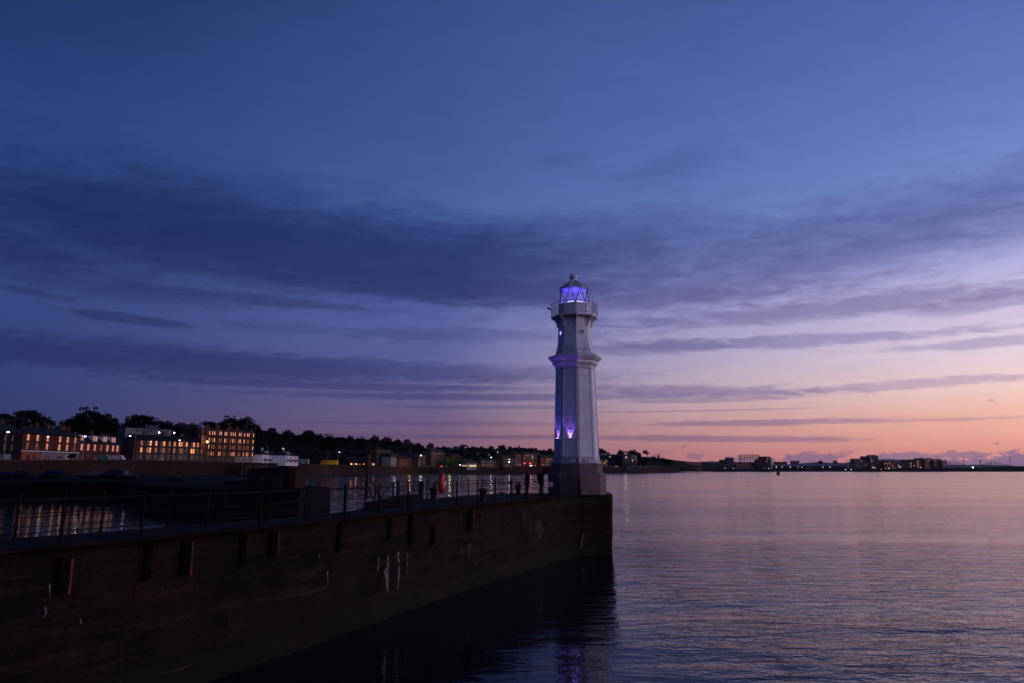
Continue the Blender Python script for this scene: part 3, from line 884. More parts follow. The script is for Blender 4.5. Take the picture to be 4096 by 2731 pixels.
railing('inner_railing', [on_inn(u) for u in (1694, 1731, 1799, 1862, 1919, 1972, 2043, 2100, 2163)] + [Vector((3.0, 53.2, DZ))], 'black iron railing on the harbour lip, behind the bollards and the walkers')

# padlocks on the far rail
pk = MB(); pk.box(-.03, .03, -.012, .012, -.06, 0); pk.tube((-.018, 0, 0), (-.018, 0, .035), .005, n=5); pk.tube((.018, 0, 0), (.018, 0, .035), .005, n=5); pk.tube((-.018, 0, .035), (.018, 0, .035), .005, n=5)
first = None
random.seed(11)
for k in range(44):
    u = random.uniform(1978, 2186)
    p = on_inn(u); zz = random.choice([.86, .84, .88, .55, .82, .80])
    if first is None:
        o = pk.build('padlock', M['dark_metal']); first = o
    else:
        o = first.copy(); C.objects.link(o)
    o.location = p + Vector((0, -.03, zz - random.random() * .06)); o.rotation_euler = (0, random.uniform(-.4, .4), random.uniform(-.6, .6)); s = random.uniform(.8, 1.7); o.scale = (s, s, s)
    tag(o, 'small dark padlock hanging on the rail mesh behind the walking couple', 'padlock', 'padlocks on the harbour railing')

# bollards
def bollard(p, s, label):
    b_ = empty('bollard', p, 0, label, 'bollard', 'iron bollards on the pier')
    mb = MB(); mb.lathe([(.19, 0), (.17, .05), (.165, .25), (.185, .40), (.235, .52), (.25, .60), (.24, .67), (.19, .71), (.08, .73)], 18)
    mb.build('post', M['iron'], b_, smooth=True)
    mb = MB(); mb.lathe([(.26, 0), (.26, .03), (.2, .035)], 18); mb.build('base_plate', M['iron'], b_)
    b_.scale = (s, s, s)
M['iron'] = pm('cast_iron', (.018, .015, .014), (.035, .02, .016), 5, .55, .1, bump=.01)
bollard(on(1734, 1998, DZ), 1.0, 'dark iron bollard left of the red lifebuoy')
bollard(on(1932, 2003, DZ), .95, 'dark iron bollard between the red lifebuoy and the couple')
bollard(on(2073, 1974, DZ), .95, 'dark iron bollard just left of the walking couple')
t = on(2006, 1972, DZ); mb = MB(); mb.tube(t + Vector((-.1, 0, 0)), t + Vector((-.1, 0, .14)), .05); mb.tube(t + Vector((.12, 0, 0)), t + Vector((.12, 0, .12)), .05); mb.box(t.x - .2, t.x + .22, t.y - .08, t.y + .08, DZ + .005, DZ + .05)
tag(mb.build('mooring_cleat', M['iron']), 'low iron mooring cleat on the harbour lip', 'cleat')

# lifebuoy
M['red_shell'] = pm('glossy_red_shell', (.52, .008, .008), (.42, .006, .006), 2, .22)
p, _ = on_out(1774, .10); lc = Vector((p.x, p.y, at(1774, 1930, p.y).z))
M['sign_white_'] = pm('reflective_tape', (.55, .53, .56), (.5, .48, .5), 2, .4)
lb = empty('lifebuoy', lc, R(-9), 'glossy red lifebuoy with white bands hung on the near railing', 'lifebuoy')
mb = MB(); NS, NR = 32, 12
for i in range(NS):
    a = 2 * math.pi * i / NS
    for j in range(NR):
        b_ = 2 * math.pi * j / NR
        rr = .235 + .180 * math.cos(b_); mb.v.append((.12 * math.sin(b_), rr * math.cos(a) * .93, rr * math.sin(a) * 1.05))
for i in range(NS):
    for j in range(NR):
        mb.f.append((i * NR + j, ((i + 1) % NS) * NR + j, ((i + 1) % NS) * NR + (j + 1) % NR, i * NR + (j + 1) % NR)); mb.m.append(0)
ring = mb.build('ring', M['red_shell'], lb, smooth=True)
for c0 in (0, math.pi):
    mb = MB(); n = 10
    for i in range(n + 1):
        a = c0 + lerp(-.5, .5, i / n)
        for j in range(5):
            b_ = lerp(1.5, 2.5, j / 4)
            for sgn in (1,):
                rr = .235 + .184 * math.cos(b_); mb.v.append((.124 * math.sin(b_), rr * math.cos(a) * .93, rr * math.sin(a) * 1.05))
    for i in range(n):
        for j in range(4):
            mb.f.append((i * 5 + j, (i + 1) * 5 + j, (i + 1) * 5 + j + 1, i * 5 + j + 1)); mb.m.append(0)
    mb.build('white_band', M['sign_white_'], lb, smooth=True)
mb = MB(); mb.tube((-.11, 0, -.4), (-.11, 0, .42), .025); mb.tube((-.11, 0, .36), (0, 0, .36), .02)
mb.build('hanger', M['dark_metal'], lb)

# notice boards
M['sign_white'] = pm('white_sign', (.62, .60, .64), (.55, .53, .58), 2, .4)
M['sign_ink'] = pm('sign_ink', (.10, .10, .12), (.1, .1, .12), 2, .5)
M['sign_red'] = pm('sign_red', (.45, .03, .03), (.4, .03, .03), 2, .5)
def board(u0, u1, v0, v1, Y, name, label, red=False):
    a = at(u0, v1, Y); b_ = at(u1, v0, Y)
    o = empty(name, ((a.x + b_.x) / 2, Y, a.z), 0, label, 'sign')
    w = (b_.x - a.x) / 2; h = b_.z - a.z
    mb = MB(); mb.box(-w, w, 0, .012, 0, h); mb.build('board', M['sign_white'], o)
    mb = MB()
    if red:
        mb.box(-w * .98, w * .98, -.004, -.001, .01, h * .45); mb.build('red_panel', M['sign_red'], o)
        mb = MB(); mb.box(-w * .12, w * .12, -.004, -.001, h * .55, h * .9); mb.tube((0, -.001, h * .8), (0, -.004, h * .8), w * .25, n=10); mb.build('symbol', M['sign_red'], o)
    else:
        for k in range(6):
            z = h * (.12 + .14 * k); x = -w * .88
            random.seed(k)
            while x < w * .8:
                l = random.uniform(.03, .09); mb.box(x, min(x + l, w * .88), -.003, -.001, z, z + h * .05); x += l + .02
        mb.build('lettering', M['sign_ink'], o)
p, _ = on_out(2200, .24)
board(2193, 2212, 1926, 1945, p.y - .06, 'notice_board', 'white notice board on the near railing in front of the lighthouse plinth')
p = on_inn(1941)
board(1935, 1948, 1919, 1931, p.y - .05, 'warning_sign', 'small white and red warning sign on the harbour railing', True)

# ------------------------------------------------------------------ timber frame, plinth block and gate on the pier
a0 = on(1437, 2037, DZ)
blk = MB()
q = [(-6.35, 31.2), (-5.0, 33.4), (-5.0, 41.2), (-5.95, 41.2), (-6.28, 36.5)]
blk.v = [(x, y, DZ + .004) for x, y in q] + [(x, y, DZ + .30) for x, y in q]
n = len(q)
blk.f = [tuple(range(n))[::-1], tuple(range(n, 2 * n))] + [(i, (i + 1) % n, n + (i + 1) % n, n + i) for i in range(n)]; blk.m = [0] * len(blk.f)
base = empty('landing_block', (0, 0, 0), 0, 'low stone block under the timber frame on the harbour lip', 'block')
blk.build('block', M['deck2'], base, bevel=.03)
tf = empty('timber_frame', (-6.0, 34, DZ + .3), 0, 'dark timber frame with one tall mast post and diagonal braces', 'timber frame')
def tp(u, v, Y):
    return at(u, v, Y) - Vector((-6.0, 34, DZ + .3))
def tpost(u, v0, wd, Y, name='post', mat=None, v1=None, tip=0):
    t = tp(u, v0, Y); g = tp(u, 2010, Y); g.z = 0 if Y < 41 else -.3; g.x = t.x
    if v1: g = tp(u, v1, Y); g.x = t.x
    mb = MB(); mb.bar(g, t, wd)
    return mb.build(name, mat or M['timber'], tf, bevel=.01)
tpost(1471.5, 1825, .125, 34.0, 'mast_post'); 
YA, YB = 34.0, 38.5
tpost(1503, 1919, .10, 35.2); tpost(1574, 1925, .10, 37.6); tpost(1592, 1921, .16, 38.6)
tpost(1582, 1927, .055, 38.0, 'pale_post', M['white_render'])
mb = MB(); mb.bar(tp(1474, 1929, 34.1), tp(1578, 1928, 37.6), .07, .10); mb.build('beam', M['timber'], tf)
mb = MB(); mb.bar(tp(1474, 1898, 34.1), tp(1531, 2004, 35.8), .07); mb.build('brace', M['timber'], tf)
mb = MB(); mb.bar(tp(1478, 1955, 34.1), tp(1496, 2004, 34.7), .06); mb.build('brace', M['timber'], tf)
mb = MB(); mb.bar(tp(1572, 1932, 37.5), tp(1508, 2003, 35.3), .05); mb.build('brace', M['timber'], tf)
mb = MB(); mb.bar(tp(1474, 1962, 34.1), tp(1590, 1962, 38.4), .045); mb.bar(tp(1474, 1985, 34.1), tp(1590, 1985, 38.4), .045); mb.build('side_rail', M['timber'], tf)
gt = empty('mesh_gate', (-5.9, 38.8, DZ), 0, 'wire mesh gate hung between two thick timber posts', 'gate')
def gp(u, v, Y): return at(u, v, Y) - Vector((-5.9, 38.8, DZ))
G = [gp(1597, 2008, 38.9), gp(1683, 2004, 40.4), gp(1683, 1923.5, 40.4), gp(1597, 1923, 38.9)]
mb = MB()
for i in range(4): mb.bar(G[i], G[(i + 1) % 4], .05)
mb.bar(G[0].lerp(G[3], .55), G[1].lerp(G[2], .55), .04); mb.bar(G[0].lerp(G[1], .66), G[3].lerp(G[2], .66), .035)
mb.build('gate_frame', M['dark_metal'], gt)
mb = MB()
for k in range(1, 16): mb.tube(G[0].lerp(G[1], k / 16), G[3].lerp(G[2], k / 16), .0035, n=3, cap=False)
for k in range(1, 13): mb.tube(G[0].lerp(G[3], k / 13), G[1].lerp(G[2], k / 13), .0035, n=3, cap=False)
mb.build('gate_mesh', M['wire'], gt)
for u, wd in ((1678, .09), (1689.5, .15)):
    t = gp(u, 1923, 40.7); g = Vector((t.x, t.y, 0)); mb = MB(); mb.bar(g, t, wd); mb.build('gate_post', M['timber'], gt, bevel=.01)

# ------------------------------------------------------------------ people
def skinned(name, verts, edges, mat, parent, sub=2, root=0):
    me = bpy.data.meshes.new(name)
    me.from_pydata([v[0] for v in verts], edges, [])
    me.materials.append(mat)
    o = bpy.data.objects.new(name, me); C.objects.link(o); o.parent = parent
    o.modifiers.new('skin', 'SKIN')
    if not me.skin_vertices:
        bpy.context.view_layer.objects.active = o
        me.attributes.new
    bm = bmesh.new(); bm.from_mesh(me)
    lay = bm.verts.layers.skin.verify()
    for i, v in enumerate(bm.verts):
        r = verts[i][1]
        v[lay].radius = r if isinstance(r, tuple) else (r, r)
        v[lay].use_root = (i == root)
    bm.to_mesh(me); bm.free()
    s = o.modifiers.new('sub', 'SUBSURF'); s.levels = sub; s.render_levels = sub
    me.polygons.foreach_set('use_smooth', [True] * len(me.polygons))
    return o

def person(loc, rz, h, label, top_mat, leg_mat, hair=None, female=False, stride=.16, beard=None):
    k = h / 1.78
    P = empty('person', loc, rz, label, 'person'); P.scale = (k, k, k)
    W_ = .88 if female else 1.0
    # local: faces +x ; y is left ; z up
    sh = .19 * W_
    arms = []
    body = [((0, 0, .95), (.12, .15 * W_)), ((0, 0, 1.12), (.11, .14 * W_)), ((.0, 0, 1.32), (.12, .17 * W_)), ((0, 0, 1.45), (.10, .14 * W_)), ((.01, 0, 1.52), .055), ((.02, 0, 1.60), (.075, .068)), ((.035, 0, 1.68), (.098, .078)), ((.02, 0, 1.745), (.07, .055))]
    ed = [(0, 1), (1, 2), (2, 3), (3, 4), (4, 5), (5, 6), (6, 7)]
    def add(pts, frm):
        pr = frm
        for p in pts:
            body.append(p); ed.append((pr, len(body) - 1)); pr = len(body) - 1
        return pr
    hands = []
    for s, sw in ((1, .05), (-1, -.06)):
        e = add([((0, s * sh, 1.43), .06), ((-.03 + sw * .5, s * (sh + .05), 1.16), .045), ((.05 + sw, s * (sh + .04), .92), .032), ((.07 + sw, s * (sh + .035), .87), (.028, .035)), ((.08 + sw, s * (sh + .03), .83), (.026, .038))], 3)
        root = e
        for j, (dy, ln) in enumerate(((-.027, .060), (-.009, .072), (.009, .068), (.027, .052))):
            add([((.082 + sw, s * (sh + .03) + dy, .80), .009), ((.09 + sw, s * (sh + .03) + dy, .80 - ln * .6), .0085), ((.083 + sw, s * (sh + .03) + dy, .80 - ln), .0075)], root)
        add([((.11 + sw, s * (sh + .02), .85), .010), ((.125 + sw, s * (sh + .01), .81), .009)], root - 1)
    for s, st in ((1, stride), (-1, -stride)):
        kn = (.05 + st * .6, s * .095, .50)
        an = (st * 1.25 - (.06 if st < 0 else 0), s * .09, .09 + (.03 if st < 0 else 0))
        add([((.0, s * .095, .90), .095 * (1.0)), (kn, .062), ((lerp(kn[0], an[0], .45) - .02, s * .092, .33), .055), (an, .038), ((an[0] + .07, an[1] + s * .01, .045), (.035, .04)), ((an[0] + .16, an[1] + s * .015, .03), (.026, .04))], 0)
    skinned('body', body, ed, M['skin'], P)
    # nose, ears, brow as small volumes merged in a face piece
    mb = MB(); mb.bar((.12, 0, 1.675), (.142, 0, 1.645), .022, .02); mb.bar((.115, -.03, 1.70), (.115, .03, 1.70), .012, .010); mb.bar((.108, -.022, 1.615), (.112, .022, 1.615), .008, .01)
    for s in (1, -1): mb.bar((.02, s * .078, 1.64), (.025, s * .088, 1.70), .02, .035)
    mb.build('face', M['skin'], P, bevel=.004)
    # jacket
    jz = .78 if female else .80
    jv = [((0, 0, .95), (.18, .22 * W_)), ((-.005, 0, jz), (.18 if not female else .21, .22 * W_ if not female else .25)), ((0, 0, 1.12), (.17, .21 * W_)), ((0, 0, 1.30), (.175, .24 * W_)), ((0, 0, 1.44), (.14, .20 * W_)), ((.0, 0, 1.505), (.085, .09))]
    je = [(0, 1), (0, 2), (2, 3), (3, 4), (4, 5)]
    for s, sw in ((1, .05), (-1, -.06)):
        i = len(jv)
        jv += [((0, s * (sh + .02), 1.42), .095), ((-.03 + sw * .5, s * (sh + .065), 1.16), .078), ((.045 + sw, s * (sh + .05), .90), .060)]
        je += [(4, i), (i, i + 1), (i + 1, i + 2)]
    skinned('jacket', jv, je, top_mat, P)
    tv = [((0, 0, .93), (.14, .165 * W_))]; te = []
    for s, st in ((1, stride), (-1, -stride)):
        kn = (.05 + st * .6, s * .095, .50)
        an = (st * 1.25 - (.06 if st < 0 else 0), s * .09, .12 + (.03 if st < 0 else 0))
        i = len(tv)
        tv += [((.0, s * .09, .84), .125), (kn, .095 if not female else .078), (an, .075 if not female else .055)]
        te += [(0, i), (i, i + 1), (i + 1, i + 2)]
    skinned('trousers', tv, te, leg_mat, P)
    for s, st in ((1, stride), (-1, -stride)):
        ax = st * 1.25 - (.06 if st < 0 else 0); az = (.03 if st < 0 else 0)
        skinned('shoe', [((ax - .04, s * .09, .06 + az), (.04, .045)), ((ax + .06, s * .098, .05), (.042, .05)), ((ax + .19, s * .105, .035), (.03, .045))], [(0, 1), (1, 2)], M['shoe'], P)
    if hair:
        if female:
            skinned('hair', [((.0, 0, 1.72), (.115, .098)), ((-.03, 0, 1.66), (.11, .095)), ((-.06, 0, 1.56), (.075, .09)), ((-.07, 0, 1.46), (.05, .08))], [(0, 1), (1, 2), (2, 3)], hair, P)
    if beard:
        skinned('beard', [((.07, 0, 1.60), (.05, .06)), ((.085, 0, 1.58), (.035, .045))], [(0, 1)], beard, P)
    return P
M['skin'] = pm('skin', (.42, .22, .16), (.36, .18, .13), 3, .55)
M['coat'] = pm('black_coat', (.012, .012, .014), (.007, .007, .008), 4, .85)
M['jeans'] = pm('dark_trousers', (.012, .013, .018), (.008, .008, .011), 4, .85)
M['shoe'] = pm('brown_shoes', (.05, .02, .015), (.03, .014, .01), 4, .5)
M['hair'] = pm('dark_hair', (.012, .009, .007), (.02, .014, .01), 20, .6)
person((2.05, 51.95, DZ), R(48), 1.76, 'tall bald person in a black coat walking along the pier', M['coat'], M['jeans'], beard=M['hair'])
person((1.10, 52.1, DZ), R(40), 1.60, 'shorter person with dark hair and black coat walking on the pier', M['coat'], M['jeans'], hair=M['hair'], female=True, stride=.08)

# ================================================================== far shore
COAST = [(-400, 235), (0, 262), (80, 283), (313, 319), (478, 354), (540, 372), (790, 410), (1010, 455), (1190, 570), (1400, 735), (1640, 880), (1850, 940), (2160, 1080), (2400, 1200), (2560, 1350), (2715, 1560)]
ZR = 10.6
def cd(u): return interp(COAST, u)
TOPV = [(-400, 1840), (0, 1839), (300, 1838), (540, 1838), (790, 1843), (1010, 1849), (1190, 1853), (1400, 1858), (1640, 1864.5), (1720, 1865), (2000, 1864), (2160, 1861), (2400, 1866), (2560, 1867), (2600, 1864), (2715, 1866)]
def gz(u, D):   # height of the road at column u
    return at(u, interp(TOPV, u), cd(u)).z - 1.0

# sea wall (one wall with a parapet), runs along the coast road
cw = empty('sea_wall', (0, 0, 0), 0, 'long brown stone sea wall with parapet below the coast road', 'wall')
mb = MB(); US = [u for u in range(-400, 2716, 35)] + [2715]
P = []
for u in US:
    t = at(u, interp(TOPV, u), cd(u)); P.append(t)
def zbot(u): return interp([(-400, 3.0), (280, 3.0), (700, 2.0), (1000, 1.0), (1190, .8), (2715, .8)], u)
for (ua, a), (ub, b_) in zip(zip(US, P), zip(US[1:], P[1:])):
    mb.face([(a.x, a.y, zbot(ua) - 2), (b_.x, b_.y, zbot(ub) - 2), (b_.x, b_.y + .6, b_.z), (a.x, a.y + .6, a.z)])
mb.build('masonry', M['wall_stone'], cw)
mb = MB()
for a, b_ in zip(P, P[1:]):
    a = a + Vector((0, .5, 0)); b_ = b_ + Vector((0, .5, 0))
    mb.hexa([(a.x, a.y, a.z + .002), (b_.x, b_.y, b_.z + .002), (b_.x, b_.y + .8, b_.z + .002), (a.x, a.y + .8, a.z + .002), (a.x, a.y, a.z + .25), (b_.x, b_.y, b_.z + .25), (b_.x, b_.y + .8, b_.z + .25), (a.x, a.y + .8, a.z + .25)])
mb.build('coping', M['brown_stone'], cw)
# slipway ramps against the wall
for u0, u1, vb in ((905, 975, 1890), (1725, 1757, 1890), (2175, 2200, 1885)):
    D = cd((u0 + u1) / 2) - 6
    a = at(u0, vb, D); b_ = at(u1, interp(TOPV, u1) + 2, D)
    mb = MB()
    for dy in (0,):
        q = [(a.x, D - 3, a.z - 2), (b_.x, D - 3, a.z - 2), (b_.x, D - 3, b_.z), (b_.x - 2, D - 3, b_.z)]
        q2 = [(x, D + 7, z) for x, y, z in q]
        mb.face(q); mb.face(q2[::-1])
        for i in range(4):
            j = (i + 1) % 4; mb.face([q[j], q[i], q2[i], q2[j]])
    mb.build('buttress', M['wall_stone'], cw)

# coast road behind the wall
mb = MB()
for u0, u1 in zip(US, US[1:]):
    q = []
    for u, dd in ((u0, .9), (u1, .9), (u1, 26), (u0, 26)):
        t = at(u, 1850, cd(u)); t2 = Vector((t.x * (cd(u) + dd) / cd(u), cd(u) + dd, gz(u, 0)))
        q.append(t2)
    mb.face(q)
road = mb.build('coast_road', M['asphalt']); tag(road, 'coast road running behind the sea wall', kind='structure')

# hillside behind the buildings, one sheet
RIDGE = [(-600, 1690), (200, 1692), (480, 1690), (700, 1700), (1020, 1700), (1110, 1722), (1200, 1730), (1320, 1741), (1500, 1750), (1640, 1764), (1700, 1785), (1780, 1790), (2000, 1789), (2200, 1798), (2400, 1815), (2600, 1824), (2680, 1835), (2790, 1846), (2900, 1852)]
mb = MB(); rows = 8; cols = list(range(-600, 2901, 50)); i0 = 0
for u in cols:
    d0 = (cd(u) if u < 2716 else 1560 + (u - 2715) * 3) + 26
    for r in range(rows + 1):
        D = d0 + r * 35 + (60 if r > 4 else 0)
        zt = at(u, interp(RIDGE, u) + 6 * noise.noise(Vector((u * .02, 1, 0))), d0 + 8 * 35).z
        zb = gz(min(u, 2715), 0)
        z = lerp(zb, zt, min(1, (r / rows)) ** 1.1) + 1.5 * noise.noise(Vector((u * .03, r, 0)))
        if r == 0: z = zb - .05
        x = at(u, 1800, D).x
        mb.v.append((x, D, z))
    x = at(u, 1800, d0 + 1200).x
for c in range(len(cols) - 1):
    for r in range(rows):
        a = c * (rows + 1) + r
        mb.f.append((a, a + rows + 1, a + rows + 2, a + 1)); mb.m.append(0)
hill = mb.build('hillside', M['soil']); tag(hill, 'dark wooded hillside behind the waterfront buildings', kind='structure')

# foreshore: weedy rock and mud sloping to the water
mb = MB(); cols = list(range(-400, 2760, 20)); rows = 6
SH = [(-400, 1930), (1000, 1912), (1190, 1905), (1400, 1901), (1640, 1899), (1720, 1899), (1850, 1897), (2160, 1893), (2400, 1891.5), (2600, 1888), (2740, 1884.8), (2770, 1884.5)]
for u in cols:
    D1 = cd(u) + .5
    vs = interp(SH, u) + .8 * noise.noise(Vector((u * .02, 0, 0)))
    D0 = min(on(u, vs, 0).y, D1 - 3)
    for r in range(rows + 1):
        t = r / rows; D = lerp(D0, D1, t)
        z = lerp(-.25, zbot(u) + .6, t ** .8) + (1.0 * noise.noise(Vector((u * .06, r * .9, 2))) if 0 < r < rows else 0)
        mb.v.append((at(u, 1890, D).x, D, z))
for c in range(len(cols) - 1):
    for r in range(rows):
        a = c * (rows + 1) + r
        mb.f.append((a, a + rows + 1, a + rows + 2, a + 1)); mb.m.append(0)
fs = mb.build('foreshore', M['rock']); tag(fs, 'weed covered rocks at the foot of the sea wall', kind='structure')

# ------------------------------------------------------------------ buildings
WIN = {}
def win_mesh(w, h, fr, gl, bars=1, var=0):
    key = (round(w, 2), round(h, 2), fr, gl, bars, var)
    if key in WIN: return WIN[key]
    mb = MB(); t = .09
    mb.box(-w / 2 - t, w / 2 + t, -.10, 0, h, h + t); mb.box(-w / 2 - t - .05, w / 2 + t + .05, -.16, 0, -t, 0)
    mb.box(-w / 2 - t, -w / 2, -.10, 0, 0, h); mb.box(w / 2, w / 2 + t, -.10, 0, 0, h)
    if bars >= 1: mb.box(-w / 2, w / 2, -.07, -.03, h * .5 - .04, h * .5 + .04)
    if bars >= 2: mb.box(-.04, .04, -.072, -.028, 0, h)
    tl = (0, .02, -.015, .01)[var % 4]; tz = (0, .008, .014, .004)[var % 4]
    # the two sashes hang at slightly different angles
    mb.face([(-w / 2, -.03 + tl, .0), (w / 2, -.03 - tl, .0), (w / 2, -.03 - tl + tz, h * .5), (-w / 2, -.03 + tl + tz, h * .5)], 1)
    mb.face([(-w / 2, -.04 - tl * .6, h * .5), (w / 2, -.04 + tl * .6, h * .5), (w / 2, -.04 + tl * .6 + tz, h), (-w / 2, -.04 - tl * .6 + tz, h)], 1)
    me = bpy.data.meshes.new('window'); me.from_pydata(mb.v, [], mb.f)
    me.materials.append(M[fr]); me.materials.append(M[gl]); me.polygons.foreach_set('material_index', mb.m); me.update()
    WIN[key] = me
    return me

class Bld:
    """facade from P0 to P1 seen by the camera; local x along it, y into the building, z up"""
    def __init__(s, name, label, cat, u0, D0, u1, D1, vbase, veave, depth, group=None, foot=1.5):
        a = at(u0, vbase, D0); e = at(u0, veave, D0); b_ = at(u1, vbase, D1)
        s.L = math.hypot(b_.x - a.x, D1 - D0); s.H = e.z - a.z
        rz = math.atan2(D1 - D0, b_.x - a.x)
        s.r = empty(name, a, rz, label, cat, group); s.dp = depth; s.foot = foot
    def wall(s, mat, h=None, x0=0, x1=None, y0=0, y1=None, z0=None, name='wall'):
        mb = MB(); mb.box(x0, s.L if x1 is None else x1, y0, s.dp if y1 is None else y1, -s.foot if z0 is None else z0, h or s.H)
        return mb.build(name, M[mat], s.r)
    def roof(s, mat='slate', rise=3.0, kind='gable', x0=None, x1=None, z=None, ov=.35, hip=None):
        x0 = -ov if x0 is None else x0; x1 = s.L + ov if x1 is None else x1; z = (s.H if z is None else z) + .01
        y0, y1 = -ov, s.dp + ov; ym = s.dp / 2; mb = MB()
        hp = (hip if hip is not None else (s.dp / 2 if kind == 'hip' else 0))
        a, b_, c, d = (x0, y0, z), (x1, y0, z), (x1, y1, z), (x0, y1, z)
        e, f = (x0 + hp, ym, z + rise), (x1 - hp, ym, z + rise)
        if kind == 'flat':
            mb.box(x0, x1, y0, y1, z, z + .35)
        elif kind == 'mansard':
            i = 1.4
            t = [(x0, y0, z), (x1, y0, z), (x1, y1, z), (x0, y1, z), (x0 + i * .3, y0 + i, z + rise), (x1 - i * .3, y0 + i, z + rise), (x1 - i * .3, y1 - i, z + rise), (x0 + i * .3, y1 - i, z + rise)]
            mb.hexa(t)
        else:
            mb.face([a, b_, f, e]); mb.face([c, d, e, f]); mb.face([b_, c, f]); mb.face([d, a, e]); mb.face([d, c, b_, a])
        return mb.build('roof', M[mat], s.r)
    def chimney(s, x, w=1.6, d=.9, h=2.0, z=None, y=None, mat='red_stone', pots=4, par=None):
        z = s.H if z is None else z; y = s.dp / 2 if y is None else y
        mb = MB(); mb.box(x - w / 2, x + w / 2, y - d / 2, y + d / 2, z - 1.2, z + h); mb.box(x - w / 2 - .1, x + w / 2 + .1, y - d / 2 - .1, y + d / 2 + .1, z + h + .002, z + h + .18)
        for k in range(pots):
            px = x - w / 2 + w * (k + .5) / pots; mb.tube((px, y, z + h + .18), (px, y, z + h + .85), .16, .12, n=6)
        return mb.build('chimney', M[mat], s.r)
    def win(s, x, z, w, h, gl='glass_dark', fr='frame_dark', bars=1, y=0.0, var=None):
        me = win_mesh(w, h, fr, gl, bars, random.randrange(4) if var is None else var)
        o = bpy.data.objects.new('window', me); C.objects.link(o); o.parent = s.r; o.location = (x, y - .005, z)
        return o
    def rows(s, xs, zs, w, h, pick, fr='frame_dark', bars=1, fx=None):
        for j, z in enumerate(zs):
            for i, x in enumerate(xs):
                g = pick(i, j) if callable(pick) else pick
                if g: s.win(x * s.L if fx is None else x, z, w, h, g, fr, bars)
    def door(s, x, w=1.1, h=2.3, mat='dark_clad', z=0, lintel='white_paint'):
        mb = MB(); mb.box(x - w / 2, x + w / 2, -.06, -.002, z, z + h); o = mb.build('door', M[mat], s.r)
        m2 = MB(); m2.box(x - w / 2 - .12, x + w / 2 + .12, -.12, -.002, z + h + .002, z + h + .2); m2.build('lintel', M[lintel], o)
    def band(s, z, mat='brown_stone', h=.25, p=.12, name='string_course'):
        mb = MB(); mb.box(-.05, s.L + .05, -p, -.003, z, z + h); mb.build(name, M[mat], s.r)
    def pipe(s, x, z0=0, z1=None):
        mb = MB(); mb.tube((x, -.12, z0), (x, -.12, z1 or s.H), .09, n=6); mb.build('downpipe', M['dark_metal'], s.r)
def rp(*w):
    return random.choice(w)

random.seed(21)
# A1: three-storey red sandstone block
b = Bld('sandstone_tenement', 'three storey red sandstone block with glowing windows above orange and white shopfronts', 'building', 80, 298, 313, 336, 1840, 1727.5, 11)
b.wall('red_stone'); b.roof('slate', 3.2, 'hip'); b.band(b.H - .45, 'dark_stone', .4, .3, 'cornice'); b.band(b.H * .66, 'brown_stone'); b.band(b.H * .335, 'white_paint', .35, .15)
X = (.085, .235, .405, .62, .76, .90)
for x in X:
    b.win(x * b.L, b.H * .73, 1.5, 2.5, rp('glass_bright', 'glass_bright', 'glass_pale'), 'frame_dark')
    b.win(x * b.L, b.H * .42, 1.5, 2.6, rp('glass_bright', 'glass_amber', 'glass_amber', 'glass_mid'), 'frame_dark')
b.pipe(.315 * b.L); b.pipe(.52 * b.L)
for x0, x1, mt in ((.005, .30, 'orange_paint'), (.31, .52, 'grey_clad'), (.525, .73, 'grey_clad'), (.735, .83, 'frame_white'), (.835, .99, 'grey_clad')):
    mb = MB(); mb.box(x0 * b.L, x1 * b.L, -.25, -.003, 0, b.H * .30); sf = mb.build('shopfront', M[mt], b.r)
    mb = MB(); mb.box((x0 * .7 + x1 * .3) * b.L, (x0 * .7 + x1 * .3) * b.L + 1.6, -.31, -.253, 0, 2.4); mb.box((x0 * .3 + x1 * .7) * b.L - 1.2, (x0 * .3 + x1 * .7) * b.L + .6, -.31, -.253, .8, 2.6); mb.build('shop_window', M['glass_dark'] if x0 < .3 else M['orange_paint'], sf)
for x, w_ in ((.40, 1.2), (.60, 2.2), (.86, 3.4), (.97, 1.4)):
    b.chimney(x * b.L, w_, .9, 2.4, b.H + 2.0)

# A2: lower two-storey with dormers
b = Bld('dormer_terrace', 'two storey red stone terrace with four white dormers left of the tall trees', 'building', 314, 342, 478, 372, 1839.5, 1768, 10)
b.wall('red_stone'); b.roof('slate', 4.3, 'gable', hip=1.5); b.band(b.H * .49, 'dark_stone', .2, .08)
for x, g in zip((.04, .19, .345, .50, .655, .80, .915), ('glass_bright', 'glass_bright', 'glass_pale', 'glass_mid', 'glass_bright', 'glass_pale', 'glass_bright')):
    b.win(x * b.L, b.H * .58, 1.5, 2.9, g, 'frame_white')
    b.win(x * b.L + 1, .7, 1.4, 1.7, 'glass_dark', 'frame_white')
b.door(.49 * b.L, 1.6, 2.6)
for x in (.05, .38, .62, .84):
    mb = MB(); mb.box(x * b.L - 1.7, x * b.L + 1.7, .9, 4.2, b.H + .9, b.H + 3.6); d = mb.build('dormer', M['white_paint'], b.r)
    for dx in (-.75, .75):
        o = bpy.data.objects.new('pane', win_mesh(1.05, 1.7, 'frame_white', 'glass_bright' if x != .05 else 'glass_pale', 1, 0)); C.objects.link(o); o.parent = d; o.location = (x * b.L + dx, .895, b.H + 1.4)
b.chimney(.46 * b.L, 1.4, 1, 3.2, b.H + 2.6); b.chimney(.87 * b.L, 1.3, 1, 2.0, b.H + 2.6); b.chimney(.75 * b.L, 5.5, .7, 1.6, b.H + 3.0, pots=7)

